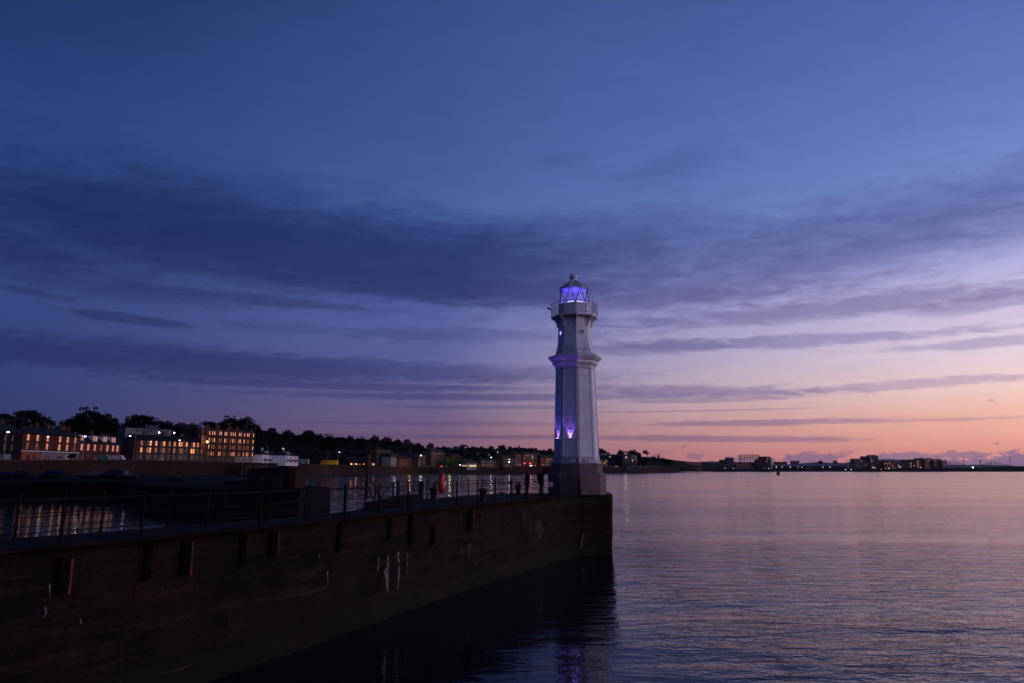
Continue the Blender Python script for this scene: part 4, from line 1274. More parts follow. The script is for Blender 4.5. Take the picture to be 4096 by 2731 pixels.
# A0: dark building at the frame edge
b = Bld('dark_stone_house', 'unlit dark stone building at the left edge with slate roof', 'building', -140, 262, 79, 297, 1842, 1712, 12)
b.wall('dark_stone'); b.roof('slate', 4.0, 'gable'); b.chimney(.86 * b.L, 1.5, 1.0, 2.6, b.H + 2.4, mat='brown_stone'); b.chimney(.2 * b.L, 2, 1.0, 2.6, b.H + 2.4, mat='dark_stone')
b.rows((.2, .35, .5, .65, .8), (b.H * .40, b.H * .7), 1.3, 2.2, 'glass_dark')
for x0, x1, mt in ((.45, .66, 'blue_clad'), (.68, .80, 'grey_clad'), (.82, .98, 'dark_stone')):
    mb = MB(); mb.box(x0 * b.L, x1 * b.L, -.25, -.003, 0, b.H * .26); mb.build('shopfront', M[mt], b.r)

# B: long three-storey tenement
b = Bld('stone_tenement', 'long three storey brown stone tenement below the white terrace', 'building', 540, 395, 797, 432, 1840, 1755, 11)
b.wall('brown_stone'); b.roof('slate', 3.0, 'gable'); b.band(b.H - .4, 'dark_stone', .35, .25, 'cornice'); b.band(b.H * .655, 'dark_stone', .18, .08); b.band(b.H * .345, 'dark_stone', .18, .08)
xs = (.075, .165, .205, .29, .375, .41, .495, .575, .655, .69, .77, .855, .89, .955)
for i, x in enumerate(xs):
    b.win(x * b.L, b.H * .735, 1.15, 2.5, 'glass_dark' if i in (1, 4, 11) else rp('glass_bright', 'glass_amber', 'glass_pale', 'glass_bright', 'glass_mid'), 'frame_white')
    b.win(x * b.L, b.H * .40, 1.15, 2.6, ('glass_bright', 'glass_mid', 'glass_bright', 'glass_mid', 'glass_dark', 'glass_mid', 'glass_dark', 'glass_mid', 'glass_dark', 'glass_mid', 'glass_dark', 'glass_bright', 'glass_bright', 'glass_dark')[i], 'frame_white')
    b.win(x * b.L, b.H * .08, 1.1, 2.3, 'glass_dark', 'frame_white')
for x in (.135, .335, .53, .63, .83): b.pipe(x * b.L)
for x in (.2, .5, .78): b.chimney(x * b.L, 2.2, 1.0, 2.0, b.H + 2.2, mat='brown_stone')

# C: five-storey corner tenement with domed turret, attic gables and chimneys
b = Bld('corner_tenement', 'tall five storey tenement with gabled attic windows and small domed corner turret', 'building', 806, 437, 1012, 474, 1844, 1736.5, 13)
b.wall('pink_stone'); b.roof('slate', 3.2, 'gable'); b.band(b.H - .3, 'brown_stone', .35, .2, 'cornice'); b.band(b.H * .205, 'brown_stone', .25, .15)
for z in (.47, .72): b.band(b.H * z, 'brown_stone', .14, .06)
st = b.H * .8 / 3.0
bays = [(.11, 1), (.165, 1), (.205, 1), (.315, 2), (.415, 2), (.515, 1), (.56, 1), (.60, 1), (.70, 2), (.79, 1), (.865, 2), (.975, 1)]
for x, n in bays:
    for j in range(3):
        g = rp('glass_pale', 'glass_mid', 'glass_bright', 'glass_mid')
        z = b.H * .235 + j * b.H * .256
        if n == 1: b.win(x * b.L, z, .66, 2.3, g, 'frame_dark')
        else:
            for dx in (-.62, .62): b.win(x * b.L + dx, z, .58, 2.3, g, 'frame_dark')
    if x < .6: 
        for dx in ((0,) if n == 1 else (-.62, .62)): b.win(x * b.L + dx, .6, .6, 2.1, 'glass_dark', 'frame_dark')
    # attic gablet
    w_ = 1.1 if n == 1 else 1.7
    mb = MB(); zz = b.H + .02
    fr_ = [(x * b.L - w_, -.02, zz), (x * b.L + w_, -.02, zz), (x * b.L + w_, -.02, zz + 2.9), (x * b.L, -.02, zz + 4.3), (x * b.L - w_, -.02, zz + 2.9)]
    bk = [(p[0], 3.2, p[2]) for p in fr_]
    mb.face(fr_); mb.face(bk[::-1])
    for i in range(5): mb.face([fr_[(i + 1) % 5], fr_[i], bk[i], bk[(i + 1) % 5]])
    ad = mb.build('attic_gable', M['pink_stone'], b.r)
    for dx in ((0,) if n == 1 else (-.62, .62)):
        o = bpy.data.objects.new('pane', win_mesh(.60, 2.1, 'frame_dark', 'glass_pale', 1, 1)); C.objects.link(o); o.parent = ad; o.location = (x * b.L + dx, -.025, zz + .3)
for x, w_, h_ in ((.065, 2.2, 7.0), (.255, 2.6, 6.6), (.465, 1.6, 6.4), (.64, 2.0, 6.4), (.745, 1.4, 5.2), (.93, 2.0, 6.2)):
    mb = MB(); mb.box(x * b.L - w_ / 2, x * b.L + w_ / 2, -.08, 1.2, b.H + .025, b.H + h_ - .9); mb.box(x * b.L - w_ / 2 - .12, x * b.L + w_ / 2 + .12, -.2, 1.3, b.H + h_ - .898, b.H + h_ - .65)
    for k in range(3): px = x * b.L - w_ / 2 + w_ * (k + .5) / 3; mb.tube((px, .5, b.H + h_ - .65), (px, .5, b.H + h_), .18, .14, n=6)
    mb.build('chimney', M['pink_stone'], b.r)
for x in (.185, .435, .545, .82): b.pipe(x * b.L, z1=b.H)
for x0, x1 in ((.62, .745), (.755, .86), (.865, .995)):
    mb = MB(); mb.box(x0 * b.L, x1 * b.L, -.22, -.003, 0, b.H * .19); sf = mb.build('shopfront', M['frame_white'], b.r)
    mb = MB(); mb.box(x0 * b.L + .4, x1 * b.L - .4, -.27, -.225, .5, b.H * .19 - .6); mb.build('shop_window', M['glass_dark'], sf)
# turret on the left corner
mb = MB(); mb.lathe([(2.4, -1.5), (2.4, b.H + 3.9), (2.6, b.H + 4.0), (2.6, b.H + 4.3)], 8, c=(-.6, 2.2), rot=R(22.5)); tu = mb.build('corner_turret', M['pink_stone'], b.r)
mb = MB(); mb.lathe([(2.45, b.H + 4.31), (2.35, b.H + 4.9), (1.9, b.H + 5.7), (1.1, b.H + 6.3), (.2, b.H + 6.6), (.12, b.H + 6.8), (.05, b.H + 8.4)], 14, c=(-.6, 2.2)); mb.build('dome', pm('blue_lead', (.20, .24, .34), (.15, .18, .26), 1, .4), tu)
for j in range(5):
    for a_ in (-90, -45):
        t = R(a_); rr = 2.4 * math.cos(R(22.5)) + .01
        o = bpy.data.objects.new('pane', win_mesh(.95, 2.5, 'frame_dark', 'glass_mid' if a_ == -90 and j % 2 else ('glass_dark' if a_ == -90 else 'glass_pale'), 1, 0)); C.objects.link(o); o.parent = tu
        o.location = (-.6 + rr * math.cos(t), 2.2 + rr * math.sin(t), .7 + j * (b.H * .8 / 3.1)); o.rotation_euler = (0, 0, t + math.pi / 2)

# white terrace on the hill and dark block beside it
b = Bld('white_terrace', 'long pale terrace high on the hill above the brown tenement', 'building', 500, 470, 713, 500, 1752, 1708, 10)
b.wall('grey_clad', z0=-9); b.roof('slate', 1.2, 'flat'); b.rows([.06 + .068 * i for i in range(14)], (b.H * .68,), 1.3, 1.5, 'glass_dark', 'frame_white'); b.rows([.06 + .12 * i for i in range(8)], (b.H * .15,), 1.4, 2.3, 'glass_dark', 'frame_white')
mb = MB(); mb.box(.38 * b.L, .62 * b.L, 2, 8, b.H + .37, b.H + 2.4); mb.build('roof_house', M['blue_clad'], b.r)
b = Bld('dark_gable_block', 'unlit dark block between the white terrace and the domed turret', 'building', 712, 470, 802, 480, 1790, 1706, 14)
b.wall('dark_stone', z0=-14); b.roof('slate', 2.5, 'gable'); b.chimney(.3 * b.L, 3.2, 1, 1.6, b.H + 1.6, mat='brown_stone'); b.chimney(.72 * b.L, 2.4, 1, 1.6, b.H + 1.6, mat='brown_stone')
b = Bld('hill_villa', 'dark villa with slate roof among the trees at the far left', 'building', 12, 420, 58, 426, 1700, 1664, 10)
b.wall('dark_stone', z0=-14); b.roof('slate', 2.2, 'hip'); b.rows((.3, .7), (b.H * .4,), 1.2, 1.6, 'glass_dark')

# D: two pairs of white semi-detached houses
for (u0, D0, u1, D1, vb, ve, gu, lab) in ((1050, 500, 1121, 545, 1850.5, 1816, 1012, 'left white rendered semi-detached house with red bay roofs'), (1143, 520, 1192, 556, 1852, 1819, 1119, 'right white rendered semi-detached house with red bay roofs')):
    b = Bld('white_house', lab, 'house', u0, D0, u1, D1, vb, ve, 11, 'white semi-detached houses')
    b.wall('white_render'); b.roof('slate', 3.6, 'hip', ov=.6)
    for x in (.13, .36, .52, .76, .93):
        b.win(x * b.L, b.H * .58, 1.5 if x in (.36, .76) else 1.0, 1.7, 'glass_dark', 'frame_white', 2)
    for x in (.13, .42, .80):
        b.win(x * b.L, .5, 1.9, 1.9, 'glass_dark' if x != .8 else 'glass_mid', 'frame_white', 2)
    b.door(.58 * b.L); b.door(.30 * b.L)
    for x0, x1 in ((.02, .22), (.28, .58), (.64, .98)):
        mb = MB(); a = b.H * .44
        q = [(x0 * b.L, -1.3, a - .4), (x1 * b.L, -1.3, a - .4), (x1 * b.L, -.002, a + .5), (x0 * b.L, -.002, a + .5)]
        mb.face(q); mb.face([(p[0], p[1], p[2] - .12) for p in q][::-1]); mb.face([q[1], q[0], (q[0][0], q[0][1], q[0][2] - .12), (q[1][0], q[1][1], q[1][2] - .12)]); mb.build('bay_roof', M['red_roof'], b.r)
    b.chimney(.36 * b.L, 1.3, .9, 3.8, b.H + 1.0, mat='white_render', pots=2)
    mb = MB(); mb.box(.30 * b.L, .30 * b.L + 2.0, 1.2, 3.5, b.H + .6, b.H + 2.4); mb.build('dormer', M['white_render'], b.r)

# pub with lamps and gable
b = Bld('low_pub', 'low dark pub with a row of warm lamps under a slate roof', 'building', 1392, 755, 1468, 775, 1861, 1846, 9)
b.wall('dark_stone'); b.roof('slate', 6.0, 'gable'); b.chimney(.35 * b.L, 2.0, 1, 2.5, b.H + 3.6, mat='dark_stone')
for x in (.16, .42, .83):
    mb = MB(); mb.box(x * b.L - .45, x * b.L + .45, -.5, -.1, b.H * .38, b.H * .38 + .9); mb.build('wall_lamp', emis('warm_wall_lamp', lin((255, 150, 50)), 9), b.r)
b.rows((.28, .6), (.8,), 1.3, 1.6, 'lit_dim')
b = Bld('gable_hall', 'pointed stone gable hall behind the tall mast post', 'building', 1468, 765, 1485, 768, 1861, 1830, 8)
b.wall('brown_stone'); mb = MB()
g = [(-.2, -.1, b.H + .01), (b.L + .2, -.1, b.H + .01), (b.L / 2, -.1, b.H + 4.6)]; g2 = [(p[0], 8, p[2]) for p in g]
mb.face(g); mb.face(g2[::-1]); [mb.face([g[(i + 1) % 3], g[i], g2[i], g2[(i + 1) % 3]]) for i in range(3)]
mb.build('roof', M['brown_stone'], b.r); mb = MB(); mb.tube((b.L / 2, .1, b.H + 4.2), (b.L / 2, .1, b.H + 6.2), .18, .05); mb.build('finial', M['grey_stone'], b.r); b.win(b.L / 2, b.H * .3, 1.0, 3.0, 'glass_dark')
b = Bld('pub_annexe', 'small low annexe with one large glowing window beside the brown tenement', 'building', 1486, 770, 1500, 772, 1862, 1847.5, 7)
b.wall('brown_stone'); b.roof('slate', 2.0, 'gable'); b.win(b.L / 2, b.H * .25, 2.6, 1.9, 'lit_warm', 'frame_dark', 2)

# E/F/G: tenements along the bay
def tenement(name, label, u0, D0, u1, D1, vb, ve, mat, cols, floors, picks, roofk='gable', rise=3.0, depth=12, ww=1.3, hh=2.3, chim=(), fr='frame_dark', cat='building', rmat='slate', ground=None, group=None):
    b = Bld(name, label, cat, u0, D0, u1, D1, vb, ve, depth, group)
    b.wall(mat); b.roof(rmat, rise, roofk)
    fh = b.H / floors
    for j in range(floors):
        for i in range(cols):
            g = picks(i, j)
            if g: b.win((i + .6) / (cols + .2) * b.L, j * fh + fh * .2, min(ww, b.L / cols * .5), min(hh, fh * .62), g, fr)
    for x in chim: b.chimney(x * b.L, 1.9, 1.0, 2.0, b.H + rise * .55, mat=mat)
    if ground:
        mb = MB(); mb.box(.05 * b.L, .95 * b.L, -.25, -.003, 0, fh * .8); sf = mb.build('shopfront', M[ground], b.r)
    return b
P1 = lambda i, j: ('glass_mid' if j == 0 else rp('glass_dark', 'glass_mid', 'glass_dark')) if j < 3 else rp('glass_bright', 'glass_pale', 'glass_dark')
tenement('brown_tenement', 'four storey dark brown tenement right of the mast post, next to a white-fronted house', 1506, 845, 1562, 895, 1864, 1794, 'pink_stone', 8, 4, P1, chim=(.3, .5), fr='frame_white', roofk='flat')
tenement('mansard_house', 'pale three storey house with mansard dormers between brown and orange terraces', 1564, 850, 1596, 880, 1863.5, 1826, 'grey_clad', 4, 3, lambda i, j: rp('glass_mid', 'glass_dark', 'glass_pale'), roofk='mansard', rise=4.6, fr='frame_white')
tenement('orange_terrace', 'low two storey orange lit sandstone terrace on the sea front', 1598, 870, 1672, 925, 1864.5, 1832, 'orange_stone', 11, 2, lambda i, j: rp('glass_dark', 'glass_mid'), rise=3.0, chim=(.1, .35, .6, .8), ww=1.2)
tenement('grey_corner_house', 'narrow grey stone house next to a bright street lamp', 1686, 905, 1703, 915, 1864.5, 1817, 'grey_stone', 3, 3, lambda i, j: 'glass_dark', roofk='flat')
tenement('small_grey_house', 'small low grey house at the end of the orange terrace', 1673, 900, 1684, 905, 1864.5, 1832, 'grey_stone', 2, 2, lambda i, j: 'glass_dark', roofk='gable', rise=1.5)
tenement('red_tenement', 'four storey reddish tenement left of the lamp-lit green trees', 1724, 920, 1780, 985, 1864.5, 1802, 'pink_stone', 8, 4, lambda i, j: ('glass_mid', rp('glass_dark', 'glass_mid'), rp('glass_bright', 'glass_mid', 'glass_dark'), rp('glass_bright', 'glass_pale', 'glass_mid'))[j], rise=4.2, chim=(.35, .6, .95), fr='frame_dark')
tenement('tree_hidden_tenement', 'upper storey of a small red tenement seen above the lit trees', 1804, 985, 1844, 1010, 1852, 1819, 'red_stone', 6, 2, lambda i, j: rp('glass_mid', 'glass_pale'), rise=2.5, chim=(.1, .95))
tenement('cottage_terrace', 'low dark stone cottages with white door surrounds right of the lit kiosk', 1924, 975, 2008, 1010, 1864.5, 1838, 'grey_stone', 8, 2, lambda i, j: rp('glass_dark', 'glass_mid', 'glass_dark') if j else 'glass_mid', rise=3.0, chim=(.1, .5, .9), fr='frame_white', ww=1.5)
tenement('gable_tenement', 'three storey brown tenement with two lamps on its front', 2013, 1000, 2059, 1040, 1864.5, 1827, 'brown_stone', 7, 3, lambda i, j: rp('glass_dark', 'glass_mid'), rise=3.5, chim=(.2, .8))
tenement('tall_narrow_tenement', 'tall narrow four storey tenement with a white shopfront', 2061, 1040, 2091, 1065, 1863, 1812, 'grey_stone', 4, 4, lambda i, j: rp('glass_dark', 'glass_mid', 'glass_pale'), rise=2.5, chim=(.4,), ground='grey_clad')
b = tenement('red_lamp_tenement', 'four storey tenement with two red lamps at its door', 2092, 1060, 2162, 1110, 1862.5, 1812, 'brown_stone', 9, 4, lambda i, j: rp('glass_dark', 'glass_mid', 'glass_pale', 'glass_bright') if j > 1 else rp('glass_dark', 'glass_mid'), rise=3.0, chim=(.15, .5, .85))
for x in (.06, .38):
    mb = MB(); mb.tube((x * b.L, -.8, 3.6), (x * b.L, -.8, 4.9), .7, n=8); mb.build('red_lamp', emis('red_lamp', lin((255, 60, 40)), 9), b.r)
mb = MB(); mb.box(.09 * b.L, .34 * b.L, -.3, -.003, 0, 4.4); mb.build('shopfront', M['red_stone'], b.r)
tenement('mansard_tenement', 'dark tenement with mansard windows just left of the lighthouse', 2163, 1100, 2214, 1135, 1861.5, 1828, 'brown_stone', 7, 3, lambda i, j: rp('glass_bright', 'glass_mid', 'glass_dark'), roofk='mansard', rise=4.0, chim=(.3,))

# kiosk with lit windows in front of the wall line, and hip roofed pavilion
b = Bld('pavilion', 'long low pavilion with dark red hipped roof and lit windows', 'building', 1845, 945, 1922, 965, 1866, 1853, 16)
b.wall('brown_stone'); b.roof('red_roof', 6.0, 'hip')
b.rows([.05 + .045 * i for i in range(6)], (1.0,), 1.0, 1.7, 'lit_warm')
b = Bld('lit_kiosk', 'white bay fronted kiosk with lit windows standing on the sea wall', 'kiosk', 1869, 932, 1906, 934, 1873, 1853, 6, foot=1)
b.wall('white_render'); b.roof('white_paint', .4, 'flat')
b.rows((.30, .45, .60, .75, .90), (b.H * .42,), 1.4, 2.1, 'lit_yellow', 'frame_white', 0)
mb = MB(); mb.box(.18 * b.L, b.L, -.5, -.003, b.H * .10, b.H * .34); mb.build('counter', M['grey_clad'], b.r)

# skyline houses along the ridge
random.seed(5)
SKY = [(1795, 1786, 26), (1832, 1783, 14), (1862, 1786, 20), (1886, 1787, 12), (1912, 1787, 16), (1930, 1789, 18), (1950, 1790, 12), (1985, 1794, 24), (2022, 1790, 10), (2050, 1791, 14), (2072, 1789, 16), (2100, 1789, 22), (2125, 1793, 18), (2160, 1797, 22), (2190, 1799, 18), (2225, 1802, 16)]
for i, (u, v, w_) in enumerate(SKY):
    D = 1480
    b = Bld('ridge_house', 'small dark house on the hill skyline among treetops', 'house', u - w_ / 2, D, u + w_ / 2, D + 10, v + 17, v + 4.5, 9, 'small houses along the hill skyline')
    b.wall(rp('dark_stone', 'brown_stone', 'grey_stone'), z0=-25); b.roof('slate', 2.2, 'gable'); b.chimney(b.L * .2, 1.6, 1, 1.4, b.H + 1.4, mat='dark_stone', pots=3); b.chimney(b.L * .85, 1.6, 1, 1.2, b.H + 1.4, mat='dark_stone', pots=3)
    for x in (.3, .7): b.win(x * b.L, b.H * .35, 1.4, 1.6, 'glass_dark')
for u, v, s_, g in ((1862, 1787, 2.0, 'lit_warm'), (1984, 1805, 1.8, 'lit_yellow'), (1991, 1806.5, 2.0, 'lit_yellow'), (1957, 1817, 1.7, 'lit_warm'), (1912, 1813, 1.0, 'lit_warm')):
    b = Bld('hill_house', 'dark hillside house showing a lit window', 'house', u - 9, 1180, u + 9, 1190, v + 9, v - 6, 8, 'hillside houses with a lit window')
    b.wall('dark_stone', z0=-25); b.roof('slate', 2.2, 'gable'); b.win(b.L / 2, b.H * .45, s_, s_, g, 'frame_dark', 0)
# church with slender spire
b = Bld('church', 'church roof with slender spire on the hill skyline', 'church', 2060, 1500, 2104, 1512, 1806, 1792, 12)
b.wall('dark_stone', z0=-25); b.roof('slate', 2.6, 'gable')
mb = MB(); mb.lathe([(1.6, b.H + 1), (1.6, b.H + 3.6), (1.9, b.H + 3.7), (1.1, b.H + 5.4), (1.3, b.H + 5.6), (.5, b.H + 7.6), (.05, b.H + 12.4)], 8, c=(.46 * b.L, 5)); mb.build('spire', M['dark_stone'], b.r)
b = Bld('hill_flats', 'dark upper tenement on the hill behind the bay front', 'building', 1905, 1200, 2008, 1215, 1836, 1812, 12)
b.wall('dark_stone', z0=-15); b.roof('slate', 3, 'gable'); b.rows([.1 * i for i in range(1, 10)], (b.H * .6,), 1.3, 1.8, 'glass_dark')
b = Bld('back_street_block', 'dark block with slate roof behind the pub and mast post', 'building', 1400, 850, 1500, 870, 1850, 1808, 12)
b.wall('dark_stone', z0=-6); b.roof('slate', 3.5, 'gable'); b.chimney(.75 * b.L, 2, 1, 2.4, b.H + 2, mat='grey_stone')
b = Bld('back_street_block', 'dark row of houses behind the orange terrace', 'building', 1602, 985, 1715, 1010, 1850, 1818, 12)
b.wall('dark_stone', z0=-6); b.roof('slate', 3.0, 'gable'); [b.chimney(x * b.L, 1.8, 1, 2.0, b.H + 1.6, mat='grey_stone') for x in (.12, .35, .58, .8)]

# right of the lighthouse
tenement('lit_stone_house', 'pale stone house lit by a yellow lamp right behind the lighthouse', 2396, 1225, 2430, 1240, 1862.5, 1838, 'orange_stone', 4, 3, lambda i, j: 'lit_yellow' if (i, j) in ((2, 1), (3, 2)) else rp('glass_dark', 'glass_mid'), rise=2.4, chim=(.5,))
b = Bld('modern_hall', 'long dark modern hall with pale flat roof on the slope', 'building', 2396, 1290, 2495, 1310, 1850, 1817, 16)
b.wall('dark_clad', z0=-14); mb = MB(); mb.box(-.5, b.L * .95, -.6, 16, b.H + .01, b.H + 1.3); mb.build('roof', M['grey_clad'], b.r); b.win(b.L * .44, b.H * .72, 1.6, 1.6, 'lit_yellow', 'frame_dark', 0)
b = Bld('modern_flats', 'boxy modern flats with white framed balcony and one lit window', 'building', 2492, 1295, 2545, 1305, 1850, 1812, 14)
b.wall('blue_clad', z0=-12, x1=b.L * .66, h=b.H * .92)
mb = MB(); mb.box(b.L * .62, b.L, -1.0, 12, b.H * .30, b.H * .74); mb.build('upper_box', M['grey_clad'], b.r)
mb = MB(); mb.box(b.L * .97, b.L * 1.01, -1.6, -1.0, b.H * .14, b.H * .76); mb.box(b.L * .62, b.L * 1.01, -1.6, -1.0, b.H * .761, b.H * .79); mb.build('balcony_frame', M['white_render'], b.r)
mb = MB(); mb.box(b.L * .64, b.L * 1.05, -1.4, 12, -6, b.H * .14); mb.build('base', M['brown_stone'], b.r)
b.rows((.22, .28, .66), (b.H * .52,), 1.6, 3.0, 'glass_pale', 'frame_white', 0); b.win(b.L * .70, b.H * .20, 2.2, 2.4, 'lit_warm', 'frame_white', 0, y=-1.02)
mb = MB()
# long garden wall
a = at(2440, 1865, 1235); c = at(2710, 1865, 1590)
n = 12; g0 = at(2436, 1863.5, 1232); gwl = MB()
for k in range(n):
    ua, ub = lerp(2436, 2640, k / n), lerp(2436, 2640, (k + 1) / n)
    Da, Db = cd(ua) + 28, cd(ub) + 28
    A = at(ua, 1862.2, Da); B_ = at(ub, 1862.2, Db)
    gwl.hexa([(A.x, A.y, A.z - 3), (B_.x, B_.y, B_.z - 3), (B_.x, B_.y + .5, B_.z - 3), (A.x, A.y + .5, A.z - 3), (A.x, A.y, A.z), (B_.x, B_.y, B_.z), (B_.x, B_.y + .5, B_.z), (A.x, A.y + .5, A.z)])
tag(gwl.build('garden_wall', M['grey_stone']), 'long pale garden wall along the road right of the lighthouse', 'wall')

# ------------------------------------------------------------------ low far shore on the right
mb = MB(); cols = list(range(2660, 4700, 40)); 
for u in cols:
    vt = interp([(2660, 1874), (2740, 1873), (3400, 1873), (3900, 1870), (3960, 1866), (4020, 1862), (4120, 1866), (4700, 1868)], u)
    for (D, z) in ((2650, -.5), (2660, 2.0), (2700, at(u, vt, 2700).z), (3400, at(u, vt, 2700).z + 4), (5200, 8)):
        mb.v.append((at(u, 1880, D).x, D, z + (1.5 * noise.noise(Vector((u * .03, D, 0))) if D == 2700 else 0)))
for c in range(len(cols) - 1):
    for r in range(4):
        a = c * 5 + r; mb.f.append((a, a + 5, a + 6, a + 1)); mb.m.append(0)
fl = mb.build('far_shore', M['soil']); tag(fl, 'low dark far shore along the right horizon', kind='structure')

D = 2760
def far(name, label, u0, u1, vt, mat, cols=0, floors=0, lit=.1, vb=1874, D=2760, cat='building', depth=20, seed=1, turn=0, pal=('lit_dim', 'lit_warm', 'lit_yellow'), group=None, roof='flat'):
    b = Bld(name, label, cat, u0, D, u1, D + turn, vb, vt, depth, group, foot=4)
    b.wall(mat); b.roof('dark_clad', .4, roof, ov=.3)
    rng = random.Random(seed); fh = b.H / max(1, floors)
    for j in range(floors):
        for i in range(cols):
            g = rng.choice(pal) if rng.random() < lit else rng.choice(('glass_dark', 'glass_dark', 'glass_mid'))
            b.win((i + .5) / cols * b.L, j * fh + fh * .25, b.L / cols * .45, fh * .45, g, 'frame_dark', 0, var=0)
    return b
b = far('pale_flats', 'pale striped apartment row on the far shore left of the blue tower', 2742, 2806, 1846, 'pink_clad', 9, 4, .05, D=1900, seed=2, turn=12)
b = far('small_flats', 'small low brown block at the left end of the far shore', 2728, 2741, 1850, 'brown_stone', 3, 3, .0, D=1895, seed=3)
b = far('blue_shed', 'dark low shed with a pale blue roof edge beside the blue tower', 2860, 2905, 1850, 'dark_clad', 0, 0)
mb = MB(); mb.box(0, b.L * .9, -1, -.01, b.H * .60, b.H * .75); mb.build('fascia', M['grey_clad'], b.r)
b = far('office_block', 'dark flat office block behind the blue tower', 2883, 2908, 1837, 'dark_clad', 5, 3, .0, D=2900)
b = far('blue_tower', 'blue clad slab tower left of the gas holder', 2908, 2937, 1830, 'blue_clad', 4, 8, .05, seed=4)
mb = MB(); z = b.H; q = [(-.3, -.3, z + .37), (b.L + .3, -.3, z + .37), (b.L + .3, 20, z + .37), (-.3, 20, z + .37), (-.3, -.3, z + 2.6), (b.L + .3, -.3, z + .9), (b.L + .3, 20, z + .9), (-.3, 20, z + 2.6)]; mb.hexa(q); mb.build('sloping_parapet', M['blue_clad'], b.r)
b = far('mid_rise_flats', 'row of mid-rise flats below the gas holder frame', 2938, 3028, 1846, 'dark_clad', 16, 5, .05, seed=6, turn=20)
for x in (.10, .32, .62): mb = MB(); mb.box(x * b.L, (x + .07) * b.L, -1.2, -.02, 0, b.H * .92); mb.build('stair_tower', M['grey_clad'], b.r)
b = far('dark_tower_block', 'tall dark tower block with a curved pale corner right of the gas holder', 3042, 3082, 1824, 'dark_clad', 7, 9, .07, seed=8)
mb = MB(); mb.lathe([(9, -4), (9, b.H - 4), (9.3, b.H - 3.9), (9.3, b.H - 3.4)], 16, c=(b.L + 2, 9.5)); ct = mb.build('curved_corner', M['grey_clad'], b.r)
for j in range(9):
    mb = MB(); mb.lathe([(9.5, 2 + j * b.H / 10), (9.5, 3.2 + j * b.H / 10)], 16, c=(b.L + 2, 9.5)); mb.build('balcony', M['white_render'], ct)
b = far('dark_tower_wing', 'lower dark wing joined to the tall tower block', 3027, 3041.5, 1835, 'dark_clad', 3, 7, .05, seed=9)
b = far('grey_office', 'low grey office block behind the long warehouse roof', 3102, 3150, 1845, 'dark_clad', 9, 3, .0, D=2950)
b = far('square_block', 'square grey block standing above the long warehouse', 3171, 3199, 1841, 'grey_clad', 4, 4, .0, D=2950)
b = far('long_warehouse', 'very long low warehouse with pale grey roof and flood lamps', 3096, 3385, 1862, 'dark_clad', 0, 0, D=2780, depth=40, cat='warehouse')
mb = MB(); mb.face([(-.5, -.5, b.H + .36), (b.L * .985, -.5, b.H + .36), (b.L * .93, 22, b.H + 6.5), (0, 22, b.H + 6.5)]); mb.face([(b.L * .985, -.5, b.H + .36), (b.L, 40, b.H + .36), (b.L * .93, 22, b.H + 6.5)]); mb.face([(-.5, -.5, b.H + .36), (0, 22, b.H + 6.5), (0, 44, b.H + .36)]); mb.build('pitched_roof', M['grey_clad'], b.r)
mb = MB(); mb.box(b.L * .43, b.L * .51, -6, -.1, 0, 5); mb.build('van_body', M['grey_clad'], b.r)
b = far('blue_apartments', 'blue stepped apartment block with scattered lit windows', 3413, 3446, 1833, 'blue_clad', 6, 7, .07, seed=12)
b = far('blue_link_block', 'lower blue block between two apartment towers', 3446.5, 3468, 1838, 'blue_clad', 4, 6, .12, seed=13, D=2775)
b = far('dark_red_block', 'dark reddish apartment tower beside the tallest blue tower', 3455, 3481, 1823, 'brown_stone', 4, 8, .06, seed=14, D=2800)
b = far('tallest_blue_tower', 'tallest blue tower in the middle of the apartment cluster', 3481.5, 3510, 1817, 'blue_clad', 5, 10, .12, seed=15)
b = far('tower_annexe', 'narrow dark annexe right of the tallest blue tower', 3510.5, 3517, 1822, 'dark_clad', 1, 9, .1, seed=16)
b = far('pale_office', 'pale low office block right of the tallest blue tower', 3518, 3538, 1845, 'grey_clad', 5, 5, .0, seed=17, D=2790)
b = far('red_brick_flats', 'dark red flats with many lit windows', 3539, 3580, 1843, 'red_stone', 8, 5, .25, seed=18)
b = far('blue_grey_flats', 'plain blue grey flats between the red flats and the dark row', 3581, 3616, 1848, 'blue_clad', 6, 4, .04, seed=19)
b = far('dark_terrace_block', 'dark apartment block with yellow stairwell lights', 3617, 3675, 1836, 'dark_clad', 9, 7, .03, seed=20)
for x, k in ((.48, 4), (.97, 7)):
    for j in range(k):
        b.win(x * b.L, b.H * (.16 + .115 * j), 1.8, 1.8, 'lit_yellow', 'frame_dark', 0)
for i, (u0, u1, v, mt, lab) in enumerate(((3676, 3700, 1831, 'dark_clad', 'first of four stepped towers, dark, right of the yellow stairwell lights'), (3701, 3734, 1832, 'pink_clad', 'pale pink tower second in the stepped row'), (3735, 3770, 1836, 'dark_clad', 'third stepped tower, dark with pale edge strips'), (3771, 3790, 1840, 'pink_clad', 'last and lowest stepped tower next to the distant bridge'))):
    b = far('stepped_tower', lab, u0, u1, v, mt, 5, 9, .03, seed=30 + i, turn=10, group='stepped towers at the right end')
    mb = MB(); mb.face([(0, 0, b.H + .37), (b.L, 0, b.H + .37), (b.L * .55, 4, b.H + 2.6)]); mb.face([(b.L, 0, b.H + .37), (b.L, 20, b.H + .37), (b.L * .55, 4, b.H + 2.6)]); mb.face([(b.L, 20, b.H + .37), (0, 0, b.H + .37), (b.L * .55, 4, b.H + 2.6)]); mb.build('roof_crest', M['dark_clad'], b.r)

